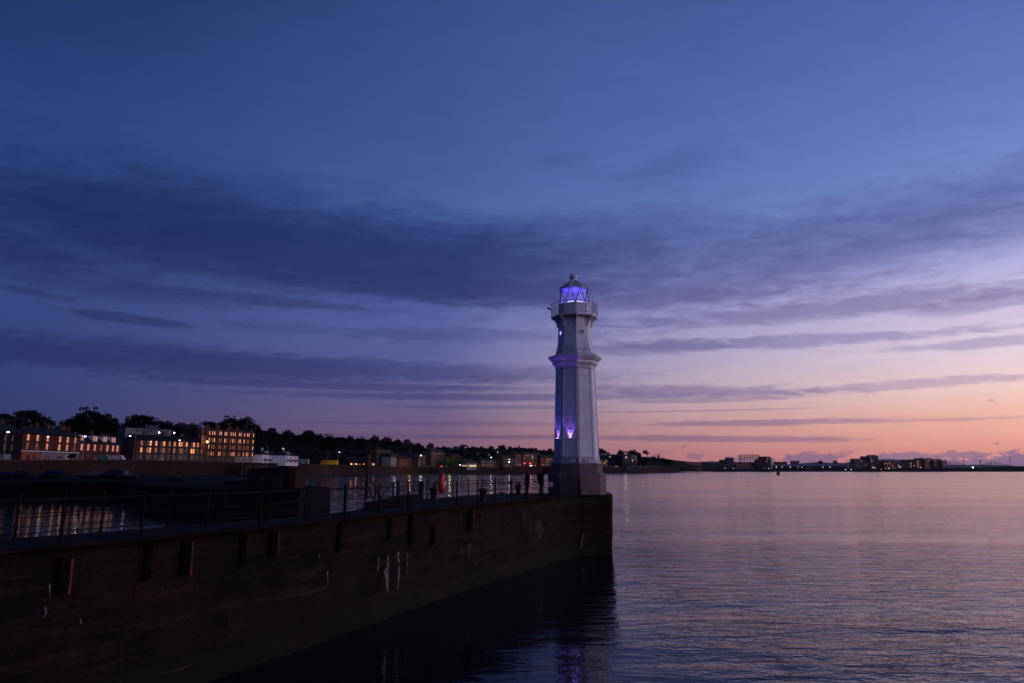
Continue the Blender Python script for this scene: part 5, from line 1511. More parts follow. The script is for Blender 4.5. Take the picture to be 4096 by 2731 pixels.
# gas holder frame
gc = at(2996.5, 1842, 3300); Rg = 38.5 * 3300 / 2850 / 1.0
gh = empty('gas_holder_frame', (gc.x, gc.y, gc.z - 14), 0, 'round lattice gas holder frame rising behind the flats', 'gas holder')
zt = at(2996.5, 1817, 3300).z - (gc.z - 14); colr = []
M['lattice'] = pm('painted_lattice', (.05, .035, .05), (.04, .03, .045), 1, .6)
NG = 22
for k in range(NG):
    t = 2 * math.pi * k / NG; x, y = Rg * math.cos(t), Rg * math.sin(t)
    mb = MB(); mb.bar((x, y, 0), (x, y, zt + .8), .85); mb.build('column', M['lattice'], gh)
for zf, w_ in ((1.0, 1.2), (.74, .7), (.50, .7)):
    mb = MB()
    for k in range(NG):
        t0, t1 = 2 * math.pi * k / NG, 2 * math.pi * (k + 1) / NG
        mb.bar((Rg * math.cos(t0), Rg * math.sin(t0), zt * zf), (Rg * math.cos(t1), Rg * math.sin(t1), zt * zf), w_)
    mb.build('ring_girder', M['lattice'], gh)
mb = MB()
for k in range(NG):
    t0, t1 = 2 * math.pi * k / NG, 2 * math.pi * (k + 1) / NG
    for za, zb in ((1.0, .74), (.74, .5)):
        mb.bar((Rg * math.cos(t0), Rg * math.sin(t0), zt * za), (Rg * math.cos(t1), Rg * math.sin(t1), zt * zb), .25); mb.bar((Rg * math.cos(t1), Rg * math.sin(t1), zt * za), (Rg * math.cos(t0), Rg * math.sin(t0), zt * zb), .25)
mb.build('cross_bracing', M['lattice'], gh)

# distant hills and bridges
M['far_hill'] = pm('distant_hill', (.045, .05, .06), (.035, .04, .05), .002, .95)
mb = MB(); HL = [(2400, 1842), (2600, 1842), (2680, 1838), (2760, 1845), (2860, 1843), (2990, 1850), (3100, 1860), (3200, 1852), (3240, 1848), (3290, 1846), (3330, 1850), (3370, 1849), (3412, 1845), (3480, 1840), (3530, 1835), (3580, 1834.5), (3630, 1838), (3700, 1848), (3780, 1856), (3860, 1857), (3920, 1856), (4000, 1858), (4090, 1863), (4200, 1863), (4700, 1866)]
us = list(range(2400, 4700, 10))
for u in us:
    v = interp(HL, u) + 1.6 * noise.noise(Vector((u * .035, 4, 0))) + .8 * noise.noise(Vector((u * .14, 1, 0)))
    for D, f_ in ((5200, 0), (5600, .6), (6200, 1), (8000, .2)):
        zt_ = at(u, v, 6200).z; mb.v.append((at(u, 1870, D).x, D, lerp(2, zt_, f_)))
for c in range(len(us) - 1):
    for r in range(3):
        a = c * 4 + r; mb.f.append((a, a + 4, a + 5, a + 1)); mb.m.append(0)
hl = mb.build('distant_hills', M['far_hill']); tag(hl, 'faint blue hills beyond the far shore', kind='structure')

M['bridge'] = pm('hazy_bridge_steel', (.10, .05, .05), (.08, .045, .045), .01, .7)
DB = 9500
cb = empty('cantilever_bridge', at(3920, 1868, DB), 0, 'distant cantilever rail bridge with diamond shaped spans on the right horizon', 'bridge')
o_ = cb.location.copy()
def B_(u, v, dy=0): return at(u, v, DB + dy) - o_
def span(pts_top, v_deck, u0, u1, towers):
    mb = MB()
    for a, c in zip(pts_top, pts_top[1:]): mb.bar(B_(*a), B_(*c), 4.2)
    mb.bar(B_(u0, v_deck), B_(u1, v_deck), 3.5)
    n = len(pts_top)
    for i, (u, v) in enumerate(pts_top):
        mb.bar(B_(u, v), B_(u, v_deck), 2.4)
        if i < n - 1:
            c = pts_top[i + 1]; mb.bar(B_(u, v), B_(c[0], v_deck), 2); mb.bar(B_(u, v_deck), B_(*c), 2)
    for u, v in towers: mb.bar(B_(u, v), B_(u, v_deck + 4), 6)
    mb.build('cantilever_span', M['bridge'], cb)
span([(3780, 1850), (3790, 1847), (3802, 1845.8), (3820, 1846.3), (3835, 1849), (3850, 1852.5), (3866, 1857)], 1857.5, 3780, 3872, [(3797, 1846), (3820, 1846)])
span([(3926, 1856), (3938, 1852.5), (3952, 1848.5), (3966, 1845), (3979, 1845), (3995, 1849), (4010, 1852.5), (4028, 1857), (4042, 1859.5)], 1860, 3920, 4046, [(3966, 1845), (3979, 1845), (4010, 1852)])
sb = empty('suspension_bridge', at(3921, 1870, DB + 500), 0, 'pale towers and cables of a distant suspension bridge', 'bridge')
o2 = sb.location.copy()
def S_(u, v): return at(u, v, DB + 500) - o2
mb = MB(); mb.bar(S_(3923, 1868), S_(3920.5, 1837), 9); mb.build('tower', M['bridge'], sb)
mb = MB(); n = 10
for s, ue, ve in ((-1, 3868, 1851), (1, 3962, 1850)):
    pr = S_(3921, 1838)
    for k in range(1, n + 1):
        t = k / n; q = S_(lerp(3921, ue, t), lerp(1838, ve, 1 - (1 - t) ** 1.5)); mb.bar(pr, q, 1.6); pr = q
mb.build('cable', M['bridge'], sb)
M['pylon'] = pm('pale_pylon', (.5, .5, .5), (.4, .4, .42), .01, .7)
sb2 = empty('cable_stayed_bridge', at(3950, 1870, DB + 700), 0, 'two slender pylons of a distant cable stayed bridge', 'bridge')
o3 = sb2.location.copy()
for u, vt, vb in ((3855, 1826, 1853), (4040, 1825.5, 1858)):
    mb = MB(); mb.tube(at(u + 2, vb + 8, DB + 700) - o3, at(u - 1, vt, DB + 700) - o3, 5, 3.2, n=6); mb.build('pylon', M['pylon'], sb2)
mb = MB(); mb.bar(at(3780, 1862, DB + 700) - o3, at(4300, 1862, DB + 700) - o3, 5); mb.build('deck', M['bridge'], sb2)

# ------------------------------------------------------------------ trees
def leaf_cloud(mb, rng, c, rad, n, s, m=0):
    for _ in range(n):
        while True:
            d = Vector((rng.uniform(-1, 1), rng.uniform(-1, 1), rng.uniform(-1, 1)))
            if .15 < d.length <= 1: break
        d = d.normalized() * (d.length ** .5)
        p = c + Vector((d.x * rad[0], d.y * rad[1], d.z * rad[2]))
        a = Vector((rng.uniform(-1, 1), rng.uniform(-1, 1), rng.uniform(-1, 1))).normalized(); b_ = a.cross(Vector((rng.uniform(-1, 1), rng.uniform(-1, 1), rng.uniform(-1, 1)))).normalized()
        l = s * rng.uniform(.6, 1.3)
        mb.face([p - a * l, p + b_ * l * .55, p + a * l, p - b_ * l * .55], m)
PROTO = []
def make_tree(seed, kind='broad', n=2600):
    rng = random.Random(seed)
    mb = MB(); tk = MB()
    # unit tree: height 10, half width 6
    tk.tube((0, 0, -3), (0, 0, 2.5), .42, .34, n=8); tk.tube((0, 0, 2.5), (.1, 0, 5), .34, .2, n=8)
    if kind == 'conifer':
        for k in range(9):
            z = 1.5 + k * .95; r_ = 2.6 * (1 - k / 9.5) + .25
            leaf_cloud(mb, rng, Vector((0, 0, z)), (r_, r_, .6), 130, .32)
    elif kind == 'loose':
        for k in range(11):
            a = rng.uniform(0, 6.28); el = rng.uniform(.2, 1.2); l = rng.uniform(3.6, 5.6)
            tip = Vector((math.cos(a) * math.cos(el) * l, math.sin(a) * math.cos(el) * l, 4 + math.sin(el) * l)); tk.tube((0, 0, 3.5), tip, .16, .05, n=5)
            leaf_cloud(mb, rng, tip, (1.5, 1.5, .8), 120, .26); leaf_cloud(mb, rng, tip * .75 + Vector((0, 0, 1)), (1.0, 1.0, .6), 50, .26)
    else:
        for k in range(7):
            a = rng.uniform(0, 6.28); l = rng.uniform(2.5, 4.5); tk.tube((0, 0, 2.2), (math.cos(a) * l, math.sin(a) * l, rng.uniform(3.5, 6.5)), .2, .06, n=5)
        cl = 64
        for k in range(cl):
            a = rng.uniform(0, 6.28); ph = math.acos(rng.uniform(-.55, 1)); q = rng.uniform(.5, 1.12) ** .7
            c = Vector((4.9 * q * math.sin(ph) * math.cos(a), 4.9 * q * math.sin(ph) * math.sin(a), 4.0 + 4.9 * q * math.cos(ph))); r_ = rng.uniform(.5, 1.4)
            leaf_cloud(mb, rng, c, (r_, r_, r_ * .6), int(60 * r_) + 10, .25)
        leaf_cloud(mb, rng, Vector((0, 0, 4.0)), (4.4, 4.4, 4.2), 900, .55)
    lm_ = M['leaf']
    def mesh(m_, nm, mt):
        me = bpy.data.meshes.new(nm); me.from_pydata(m_.v, [], m_.f); me.materials.append(mt); return me
    return mesh(mb, 'crown', lm_), mesh(tk, 'trunk', M['bark'])
PROTO = [make_tree(1), make_tree(2), make_tree(3), make_tree(4), make_tree(5, 'loose'), make_tree(6, 'conifer')]
def tree(u, vtop, hw, D, kind=None, label=None, group='trees on the hillside', vb=None, squash=1.0, mat=None):
    k = random.randrange(4) if kind is None else kind
    top = at(u, vtop, D); s = hw * D / FPX / (5.6 if k < 5 else 2.8)
    h = 10 * s * squash
    r = empty('tree' if k != 5 else 'conifer_tree', Vector((top.x, D, top.z - h * (.93 if k != 5 else 1.0))), random.uniform(0, 6.28), label, 'tree', group)
    r.scale = (s, s, s * squash)
    if kind is None and squash == 1.0:
        r.scale = (s * random.uniform(.92, 1.12), s, s * random.uniform(.95, 1.08))
    cr, tk = PROTO[k]
    if mat:
        cr = cr.copy(); cr.materials[0] = M[mat]
    for nm, me in (('crown', cr), ('trunk', tk)):
        o = bpy.data.objects.new(nm, me); C.objects.link(o); o.parent = r
    return r
random.seed(8)
TR = [(-45, 1652, 60, 420, 'dark tree cut by the left edge of the picture'), (112, 1636, 58, 430, 'big round tree above the left end of the red sandstone block'), (178, 1660, 34, 425, 'smaller dark tree leaning on the big round tree at the left'), (208, 1677, 17, 430, 'little tree in the gap before the largest tree'),
      (300, 1668, 58, 450, 'left shoulder tree of the largest crown'), (365, 1629, 78, 455, 'largest dark domed tree behind the dormer terrace'), (435, 1662, 46, 450, 'right shoulder tree of the largest crown'),
      (520, 1680, 34, 560, 'low tree at the left of the dome behind the pale terrace'), (566, 1653, 62, 560, 'wide domed tree behind the pale terrace'), (632, 1672, 36, 560, 'tree on the right flank behind the pale terrace'), (672, 1681, 26, 560, 'small round tree right of the pale terrace dome'),
      (718, 1689, 26, 570, 'small dark tree above the dark gable block'), (775, 1690, 22, 570, 'thin tree just left of the turret dome'), (838, 1676, 44, 560, 'domed tree behind the tenement attic'), (925, 1656, 50, 560, 'highest tree behind the tall tenement'), (985, 1668, 40, 560, 'tree behind the right chimneys of the tall tenement'), (1022, 1690, 26, 580, 'steep dark tree right of the tall tenement'),
      (1057, 1722, 16, 640, 'low tree above the white houses'), (1089, 1707, 22, 650, 'pointed tree above the left white house'), (1153, 1713, 30, 660, 'round tree above the right white house'), (1195, 1733, 20, 660, 'low tree filling the dip above the white lorry'), (1236, 1716, 36, 680, 'wide tree between the two lorries'), (1280, 1731, 18, 690, 'small tree above the yellow lorry cab'), (1318, 1731, 42, 700, 'long low tree above the yellow lorry'),
      (1365, 1744, 20, 750, 'small tree above the pub roof'), (1400, 1740, 16, 760, 'upright tree standing apart above the pub lamps'), (1445, 1742, 32, 790, 'round tree left of the mast post top'), (1500, 1736, 22, 800, 'tree behind the mast post'), (1546, 1742, 26, 840, 'round tree above the brown tenement roof'), (1592, 1750, 20, 850, 'small round tree above the mansard house'), (1640, 1753, 30, 900, 'airy tree above the orange terrace'), (1672, 1768, 18, 920, 'low tree right of the airy tree'), (1688, 1778, 12, 930, 'little tree in the skyline dip'), (1722, 1769, 18, 960, 'pointed tree above the red tenement'), (1750, 1782, 16, 1000, 'small tree behind the red tenement roof'), (1775, 1780, 18, 1000, 'second small tree behind the red tenement roof'),
      (1810, 1790, 14, 1350, None), (1849, 1780, 12, 1350, None), (1875, 1790, 10, 1350, None), (1893, 1781, 16, 1350, None), (1926, 1783, 10, 1350, None), (1945, 1789, 10, 1350, None), (1964, 1781, 13, 1350, None), (2008, 1778, 20, 1350, 'large round tree on the skyline left of the spire'), (2040, 1782, 11, 1350, None), (2060, 1786, 9, 1350, None), (2115, 1790, 9, 1350, None), (2127, 1787, 10, 1350, None), (2143, 1788, 9, 1350, None), (2175, 1795, 9, 1350, None), (2200, 1791, 11, 1350, None),
      (2402, 1791, 16, 1350, 'tree hugging the right side of the lighthouse'), (2418, 1798, 9, 1350, 'small tree right of the lighthouse edge tree'), (2432, 1805, 8, 1350, 'tiny round tree above the pale flat roof'), (2482, 1796, 17, 1380, 'round tree left of a gap on the right skyline'), (2508, 1801, 12, 1380, 'loose tree with sky showing through'), (2530, 1794, 24, 1380, 'biggest tree right of the lighthouse'), (2552, 1806, 16, 1380, 'tree on the slope right of the biggest tree'), (2588, 1797, 20, 1390, 'open spreading tree with gaps in the crown'), (2614, 1822, 14, 1420, 'low round tree right of the spreading tree'), (2634, 1814, 8, 1430, 'pointed conifer on the right slope'), (2652, 1828, 12, 1450, 'low tree right of the conifer'), (2672, 1833, 14, 1480, 'lowest tree at the end of the right slope'), (2570, 1824, 22, 1420, 'dark tree below the spreading tree')]
KIND = {2508: 4, 2588: 4, 1640: 4, 2634: 5, 775: 4, 1057: 4}
for u, vt, hw, D, lab in TR:
    tree(u, vt, hw, D, KIND.get(u), lab or 'small dark round tree among the houses on the skyline')
for u, vt, hw, lab in ((1762, 1838, 10, 'dark bushy tree left of the lamp-lit trees'), (1790, 1825, 22, 'left green tree lit by a street lamp'), (1822, 1826, 22, 'right green tree lit by a street lamp'), (1847, 1838, 12, 'small green tree beside the pavilion')):
    tree(u, vt, hw, 944, None, lab, 'green trees by the promenade', mat='leaf_lit')
for u, vt, hw, lab in ((2500, 1840, 16, 'shrubby tree lit yellow below the modern flats'), (2478, 1846, 9, 'small bush left of the lit shrub'), (3281, 1839, 11, 'round tree above the long warehouse'), (3340, 1839, 10, 'second round tree above the long warehouse'), (290, 1808, 14, 'dark street tree on the sea wall in front of the red block')):
    D = 1230 if u < 2600 else 2850
    if u == 290: D = 314.5
    tree(u, vt, hw, D, None, lab, 'single street trees', squash=1.0 if D < 2000 else .8, mat='leaf_lit' if u == 2500 else None)
# hedge bushes in front of the orange terrace
# woodland mass covering the slope, nobody could count it
rng = random.Random(4); mb = MB()
for _ in range(1500):
    u = rng.uniform(-150, 2690); d0 = cd(min(u, 2715)) + 45; t = rng.random()
    D = d0 + t * 260
    vr = interp(RIDGE, u)
    zt = at(u, vr, d0 + 306 - 45).z; zb = gz(min(u, 2715), 0); z = lerp(zb, zt, min(1, (D - d0 + 19) / 340) ** 1.1)
    r_ = rng.uniform(4, 7) * (1 if u < 1700 else .8)
    leaf_cloud(mb, rng, Vector((at(u, 1800, D).x, D, z + r_ * .35)), (r_, r_, r_ * .7), 40, 1.0)
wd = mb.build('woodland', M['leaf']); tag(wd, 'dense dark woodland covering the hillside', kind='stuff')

# ------------------------------------------------------------------ street lamps, vehicles
M['lamp_on'] = emis('street_lamp_on', lin((225, 240, 255)), 7)
def lamp(u, vtop, vb, D, label, lit=True, arm=-12, col=None, size=1.0):
    g = at(u, vb, D); t = at(u, vtop, D); h = t.z - g.z
    r = empty('street_lamp', g, 0, label, 'street lamp', 'street lamps along the coast road')
    mb = MB(); mb.tube((0, 0, -2), (0, 0, h), .13 * size, .08 * size, n=7); mb.build('pole', M['grey_metal'], r)
    if arm:
        e = at(u + arm, vtop - 1, D) - g; mb = MB(); mb.tube((0, 0, h), tuple(e), .06 * size, n=6); mb.build('arm', M['grey_metal'], r)
    else: e = Vector((0, 0, h))
    mb = MB(); mb.box(e.x - .45 * size, e.x + .45 * size, -.25 * size, .25 * size, e.z - .12, e.z + .12); hd = mb.build('head', M['grey_metal'], r)
    if lit:
        mb = MB(); mb.tube((e.x, 0, e.z - .42 * size), (e.x, 0, e.z - .125), .42 * size, n=8); mb.build('light', col or M['lamp_on'], hd)
lamp(14, 1724, 1840, 270, 'street lamp lit white at the left edge', arm=19)
lamp(291, 1727, 1836, 318, 'unlit pole against the right end of the red block', lit=False, arm=0)
lamp(329, 1742, 1836, 326, 'lit street lamp above the dormer terrace', arm=12)
lamp(533, 1741, 1838, 375, 'lit street lamp left of the long brown tenement', arm=-12)
lamp(731, 1758, 1843, 405, 'lit street lamp in front of the brown tenement', arm=-12)
lamp(1066, 1783, 1851, 480, 'unlit pole in front of the left white house', lit=False, arm=0)
lamp(1123, 1791, 1853, 560, 'lit street lamp between the white houses', arm=11)
lamp(1309, 1800, 1857, 680, 'unlit pole above the yellow lorry', lit=False, arm=0)
lamp(1350, 1806, 1858, 700, 'lit street lamp behind the yellow lorry', arm=8)
YL = emis('yellow_green_lamp', lin((235, 255, 150)), 5)
lamp(1677, 1819, 1864, 885, 'bright street lamp beside the grey corner house', arm=7, size=1.9)
lamp(1965, 1826, 1864, 965, 'bright street lamp above the cottages', arm=0, size=1.7)
lamp(1840, 1856, 1865, 938, 'low bright lamp left of the pavilion', arm=0, size=1.6)
lamp(2037, 1834, 1864, 990, 'upper lamp on the gable tenement front', arm=0, size=1.2, col=M['lamp_on'])
lamp(2131, 1826, 1862, 1050, 'small lamp over the red lamp tenement', arm=0, size=.9)
for i, u in enumerate((2461, 2481, 2499, 2527, 2562, 2587, 2611, 2635)):
    lamp(u, 1853 - (i % 2) * 1.5, 1865, cd(u) + 10, 'small unlit lamp post along the road right of the lighthouse', lit=(i == 1), arm=0, size=1.1, col=YL)
# floodlights on the pale terrace and the orange wall light of the tall tenement
def spotlamp(name, u, v, D, col, size, label, cat, energy=0, lc_=(1, 1, 1), pole=None):
    p = at(u, v, D); r = empty(name, p, 0, label, cat, None)
    mb = MB(); mb.box(-size * .6, size * .6, 0.05, size * .5, -size * .6, size * .6)
    if pole: mb.tube((0, size * .3, -pole), (0, size * .3, 0), .1 * max(1, size * .6), n=6)
    mb.build('housing', M['dark_metal'], r)
    mb = MB(); mb.tube((0, .04, 0), (0, -.12, 0), size * .5, n=10); mb.build('lens', col, r)
    if energy:
        l = bpy.data.lights.new(name + '_beam', 'POINT'); l.energy = energy; l.color = lc_; l.shadow_soft_size = .3
        o = bpy.data.objects.new(name + '_beam', l); C.objects.link(o); o.parent = r; o.location = (0, -.6, 0)
FW = emis('floodlight_white', lin((255, 250, 220)), 7); FO = emis('sodium_orange', lin((255, 150, 60)), 16); FC = emis('cool_white_lamp', lin((220, 255, 255)), 14)
FCd = emis('far_cool_lamp', lin((220, 255, 255)), 2.2); FWd = emis('far_warm_lamp', lin((255, 245, 200)), 2.2); FOd = emis('far_orange_lamp', lin((255, 150, 60)), 2.2)
spotlamp('floodlight', 637, 1728, 462, FW, .95, 'left of two bright floodlights before the pale terrace', 'floodlight', pole=8)
spotlamp('floodlight', 697, 1729, 465, FW, .95, 'right of two bright floodlights before the pale terrace', 'floodlight', pole=8)
spotlamp('wall_light', 829, 1765, 437.5, FO, 1.1, 'orange wall light on the tall tenement', 'lamp', 500, (1, .42, .10))
spotlamp('wall_light', 2037, 1845, 1000, FC, 1.4, 'lower white lamp on the gable tenement front', 'lamp', pole=5)
spotlamp('floodlight', 3891, 1867, 2650, FCd, 6.5, 'dazzling lamp on the far shore below the bridge', 'floodlight', pole=8)
for u, v, c, s_, lab in ((2900, 1870, FCd, 4.5, 'bright white lamp on the far shore left of the blue tower'), (3105, 1865.5, FCd, 3.6, 'leftmost white lamp along the warehouse'), (3128.5, 1865.5, FOd, 3.6, 'orange lamp along the warehouse'), (3161, 1866, FCd, 3.0, 'white lamp at the middle of the warehouse'), (3192, 1866, FCd, 2.2, 'left of two small lamps on the warehouse'), (3208, 1866.5, FWd, 2.2, 'right of two small lamps on the warehouse'), (3292, 1866, FCd, 3.2, 'left of the two lamps at the warehouse right end'), (3320, 1866, FCd, 3.2, 'right of the two lamps at the warehouse right end'), (3382, 1876, FCd, 3.0, 'low cool lamp at the shore right of the warehouse'), (3405, 1875.5, FWd, 3.2, 'low warm lamp left of the blue apartments'), (3494, 1868, FWd, 3.4, 'warm lamp at the foot of the tallest tower'), (3525, 1874.5, emis('red_beacon', (1, .02, .02), 5), 3.0, 'red light at the shore right of the towers'), (3556, 1870.5, FWd, 3.0, 'warm lamp below the red flats'), (3601, 1866, FCd, 3.4, 'cool white lamp right of the red flats'), (3682, 1868, FWd, 2.8, 'yellow lamp at the foot of the dark apartment row'), (3152, 1851, FWd, 1.8, 'small lamp on the grey office'), (2716, 1857, FCd, 1.6, 'small white lamp left of the pale flats'), (3940, 1872, FOd, 1.4, 'faint red lamp on the dark far shore'), (3075, 1871, FWd, 1.8, 'small warm lamp at the foot of the dark tower'), (3009, 1871.5, FOd, 1.6, 'small orange lamp at the foot of the mid-rise flats')):
    spotlamp('shore_lamp', u, v, 2640, c, s_ * .8, lab, 'lamp', pole=6)

def vehicle(name, u0, u1, vb, h, D, paint, label, kind='car', cat='car', turn=0, lights=True, group=None):
    a = at(u0, vb, D); b_ = at(u1, vb, D + turn); L = (b_ - a).length; rz = math.atan2(b_.y - a.y, b_.x - a.x)
    r = empty(name, Vector((a.x, a.y, a.z)), rz, label, cat, group); Wd = L * .4 if kind == 'car' else 2.4
    if kind == 'car': prof = [(0, .25), (0, .62), (.06, .66), (.20, .70), (.32, 1.0), (.72, 1.0), (.88, .70), (1.0, .62), (1.0, .25)]
    elif kind == 'van': prof = [(0, .2), (0, .94), (.03, 1.0), (.78, 1.0), (.90, .62), (1.0, .52), (1.0, .2)]
    elif kind == 'lorryl': prof = [(.22, .16), (.22, 1.0), (1.0, 1.0), (1.0, .16)]
    else: prof = [(0, .16), (0, 1.0), (.78, 1.0), (.78, .16)]
    def ext(pf, y0, y1, mat, nm, par):
        mb = MB(); A = [(x * L, y0, z * h) for x, z in pf]; B2 = [(x * L, y1, z * h) for x, z in pf]
        mb.face(A[::-1]); mb.face(B2)
        for i in range(len(pf)):
            j = (i + 1) % len(pf); mb.face([A[i], A[j], B2[j], B2[i]])
        return mb.build(nm, mat, par)
    ext(prof, 0, Wd, paint, 'body' if kind in ('car', 'van') else 'cargo_box', r)
    if kind == 'car': ext([(.24, .70), (.33, .95), (.71, .95), (.84, .70)], -.02, Wd + .02, M['car_glass'], 'windows', r)
    if kind == 'van': ext([(.74, .60), (.77, .92), (.80, .92), (.89, .60)], -.02, Wd + .02, M['car_glass'], 'windows', r)
    if kind == 'lorryl':
        ext([(0, .14), (0, .62), (.03, .84), (.10, .98), (.20, 1.02), (.20, .14)], .05, Wd - .05, paint, 'cab', r); ext([(.01, .50), (.035, .80), (.12, .80), (.12, .50)], .02, Wd - .02, M['car_glass'], 'windscreen', r)
    if kind == 'lorryr': ext([(.80, .14), (.80, .72), (.90, .70), (1.0, .45), (1.0, .14)], .05, Wd - .05, paint, 'cab', r)
    for x in (.18, .82):
        mb = MB(); mb.tube((x * L, -.03, h * .17), (x * L, .2, h * .17), h * .2, n=12); mb.build('wheel', M['rubber'], r)
    return r
cp = lambda n, c: pm(n, c, tuple(x * .85 for x in c), 1, .3)
vehicle('parked_car', 214, 262, 1842, 1.9, 312, cp('silver_car_paint', (.55, .55, .6)), 'pale parked car in front of the orange and white shops', group='cars on the coast road')
vehicle('parked_car', 336, 377, 1839.5, 1.6, 334, cp('red_car_paint', (.4, .05, .04)), 'red and white car left of the green van', group='cars on the coast road')
vehicle('parked_van', 392, 432, 1839, 2.6, 350, cp('green_van_paint', (.12, .26, .22)), 'pale green van in front of the dormer terrace', 'van', 'van')
vehicle('parked_van', 442, 491, 1840, 2.6, 361, cp('white_van_paint', (.7, .68, .68)), 'white van with rounded nose right of the green van', 'van', 'van')
vehicle('parked_car', 628, 648, 1842, 1.7, 385, cp('white_car_paint', (.6, .6, .62)), 'white car roof showing over the wall below the brown tenement', group='cars on the coast road')
vehicle('delivery_lorry', 1192, 1232, 1857, 4.6, 585, cp('grey_lorry_paint', (.33, .37, .38)), 'pale grey delivery lorry parked right of the white houses', 'lorryl', 'lorry')
yl = vehicle('yellow_lorry', 1281, 1349, 1860, 5.0, 672, cp('yellow_lorry_paint', (.85, .45, .015)), 'bright yellow lorry under a street lamp', 'lorryl', 'lorry')
l = bpy.data.lights.new('lamp_pool', 'SPOT'); l.energy = 5000; l.color = (1, .85, .6); l.spot_size = R(120); l.spot_blend = .8
o = bpy.data.objects.new('lamp_pool', l); C.objects.link(o); o.location = at(1342, 1806, 655); o.rotation_euler = (R(12), 0, 0)
for u, D, e, c in ((1684, 870, 6000, (.9, 1, .7)), (1800, 925, 9000, (.8, 1, .35)), (1965, 955, 4000, (1, .9, .6)), (2500, 1222, 2500, (1, .85, .3)), (2415, 1215, 1500, (1, .8, .35)), (1640, 850, 9000, (1, .45, .12)), (2110, 1045, 2500, (1, .12, .08)), (1070, 488, 1800, (.9, .95, 1)), (1580, 835, 3500, (.85, .9, 1))):
    l = bpy.data.lights.new('street_light_pool', 'POINT'); l.energy = e * .35; l.color = c; l.shadow_soft_size = .4
    o = bpy.data.objects.new('street_light_pool', l); C.objects.link(o); o.location = at(u, {1684: 1822, 1800: 1832, 1965: 1829, 2500: 1836, 2415: 1842, 1640: 1846, 2110: 1857, 1070: 1828, 1580: 1824}[u], D)
random.seed(31)
for i, (u, w_, c, lab) in enumerate(((1711, 5, (.5, .5, .52), 'tiny pale car left of the red tenement'), (1766, 7, (.5, .08, .06), 'small car with a red light by the red tenement'), (1785, 8, (.4, .4, .42), 'small grey car under the lit trees'), (1934, 9, (.6, .6, .6), 'white van shaped car right of the pavilion'), (2408, 5, (.5, .5, .5), 'first tiny car right of the lighthouse'), (2420, 5, (.6, .6, .6), 'second tiny car right of the lighthouse'), (2429, 5, (.45, .45, .5), 'third tiny car right of the lighthouse'), (2444, 5, (.5, .5, .5), 'tiny grey car before the red and white van'), (2468, 13, (.75, .60, .58), 'red and white van on the road right of the lighthouse'), (2489, 6, (.3, .3, .3), 'dark tiny car right of the red and white van'), (2508, 9, (.7, .6, .5), 'pale car with glowing red rear right of the dark tiny car'))):
    vehicle('parked_car' if w_ < 12 else 'parked_van', u - w_ / 2, u + w_ / 2, interp(TOPV, u) + 1.2, 2.0 if w_ < 12 else 3.4, cd(u) + 6, cp('car_paint', c), lab, 'car' if w_ < 12 else 'van', 'car' if w_ < 12 else 'van', group='cars on the coast road' if w_ < 12 else None)
HL_ = emis('headlight_on', lin((255, 240, 230)), 5); RL_ = emis('tail_light_on', (1, .05, .04), 3)
for u, c, s_, lab in ((2121, HL_, 1.3, 'left of a pair of glaring headlights by the red lamps'), (2126, HL_, 1.6, 'right of a pair of glaring headlights by the red lamps'), (2141, RL_, 1.1, 'small reddish light right of the headlights'), (1766, RL_, 1.7, 'glowing red vehicle light by the lit trees'), (2464, RL_, 1.0, 'red tail light of the van right of the lighthouse'), (2505, RL_, .9, 'red tail light right of the dark tiny car')):
    spotlamp('vehicle_light', u, interp(TOPV, u) - 1.5, cd(u) + 2, c, s_, lab, 'light')

# ------------------------------------------------------------------ inner harbour quay, boats, pier head hut
hq = empty('harbour_quay', (0, 0, 0), 0, 'dark inner harbour quay with a squared stone pier head', 'quay')
Q = [(-190, 172), (-120, 160), (-81, 150), (-60, 118), (-37.6, 93.5), (-26.9, 92.0), (-26.0, 104), (-38, 125), (-62, 190), (-86, 300), (-120, 345), (-300, 345)]
ZQ = 3.2
mb = MB(); lp = [Vector((x, y, ZQ)) for x, y in Q]; mb.v = [tuple(p) for p in lp]
for t in tessellate_polygon([lp]):
    a, b_, c = [lp[i] for i in t]
    if (b_ - a).cross(c - a).z < 0: t = t[::-1]
    mb.f.append(tuple(t)); mb.m.append(0)
mb.build('deck', M['soil'], hq)
mb = MB(); wall_strip(resample(Q[:9], 3), mb, ztop=ZQ, zbot=-1.5, rows=6, batter=.2)
mb.build('wall', M['dark_stone'], hq)
def zblock(name, u0, u1, vt, D, dep, mat, label, cat, vb=None):
    a = at(u0, vt, D); b_ = at(u1, vt, D)
    z0 = ZQ if vb is None else at(u0, vb, D).z
    r = empty(name, Vector((a.x, D, z0)), 0, label, cat); L = b_.x - a.x; H = a.z - z0
    return r, L, H
r, L, H = zblock('quay_hut', 990, 1130, 1873, 99, 5, 'dark_clad', 'dark blue corrugated store on the pier head opposite', 'hut')
mb = MB(); mb.box(0, L, 0, 5, .002, H); 
mb.build('wall', M['dark_clad'], r)
mb = MB()
for k in range(16): mb.box(L * (k + .2) / 16, L * (k + .5) / 16, -.05, -.001, .05, H * .95)
mb.build('cladding_rib', M['dark_clad'], r)
mb = MB(); mb.box(L * .35, L * .98, -.3, 5.2, H + .01, H + .15); mb.build('roof', M['dark_clad'], r)
mb = MB(); mb.tube((L * .47, -.12, H * .52), (L * .47, -.01, H * .52), .26, n=12); mb.build('pale_hatch', M['brown_stone'], r)
r, L, H = zblock('stone_wall_end', 1131, 1184, 1871, 99, 5, 'wall_stone', 'tall stone wall end right of the dark store', 'wall')
mb = MB(); mb.box(0, L * .48, .3, 6, .002, H + .1); mb.build('shaded_face', M['dark_stone'], r)  # shade painted in: this face takes a darker stone than the other
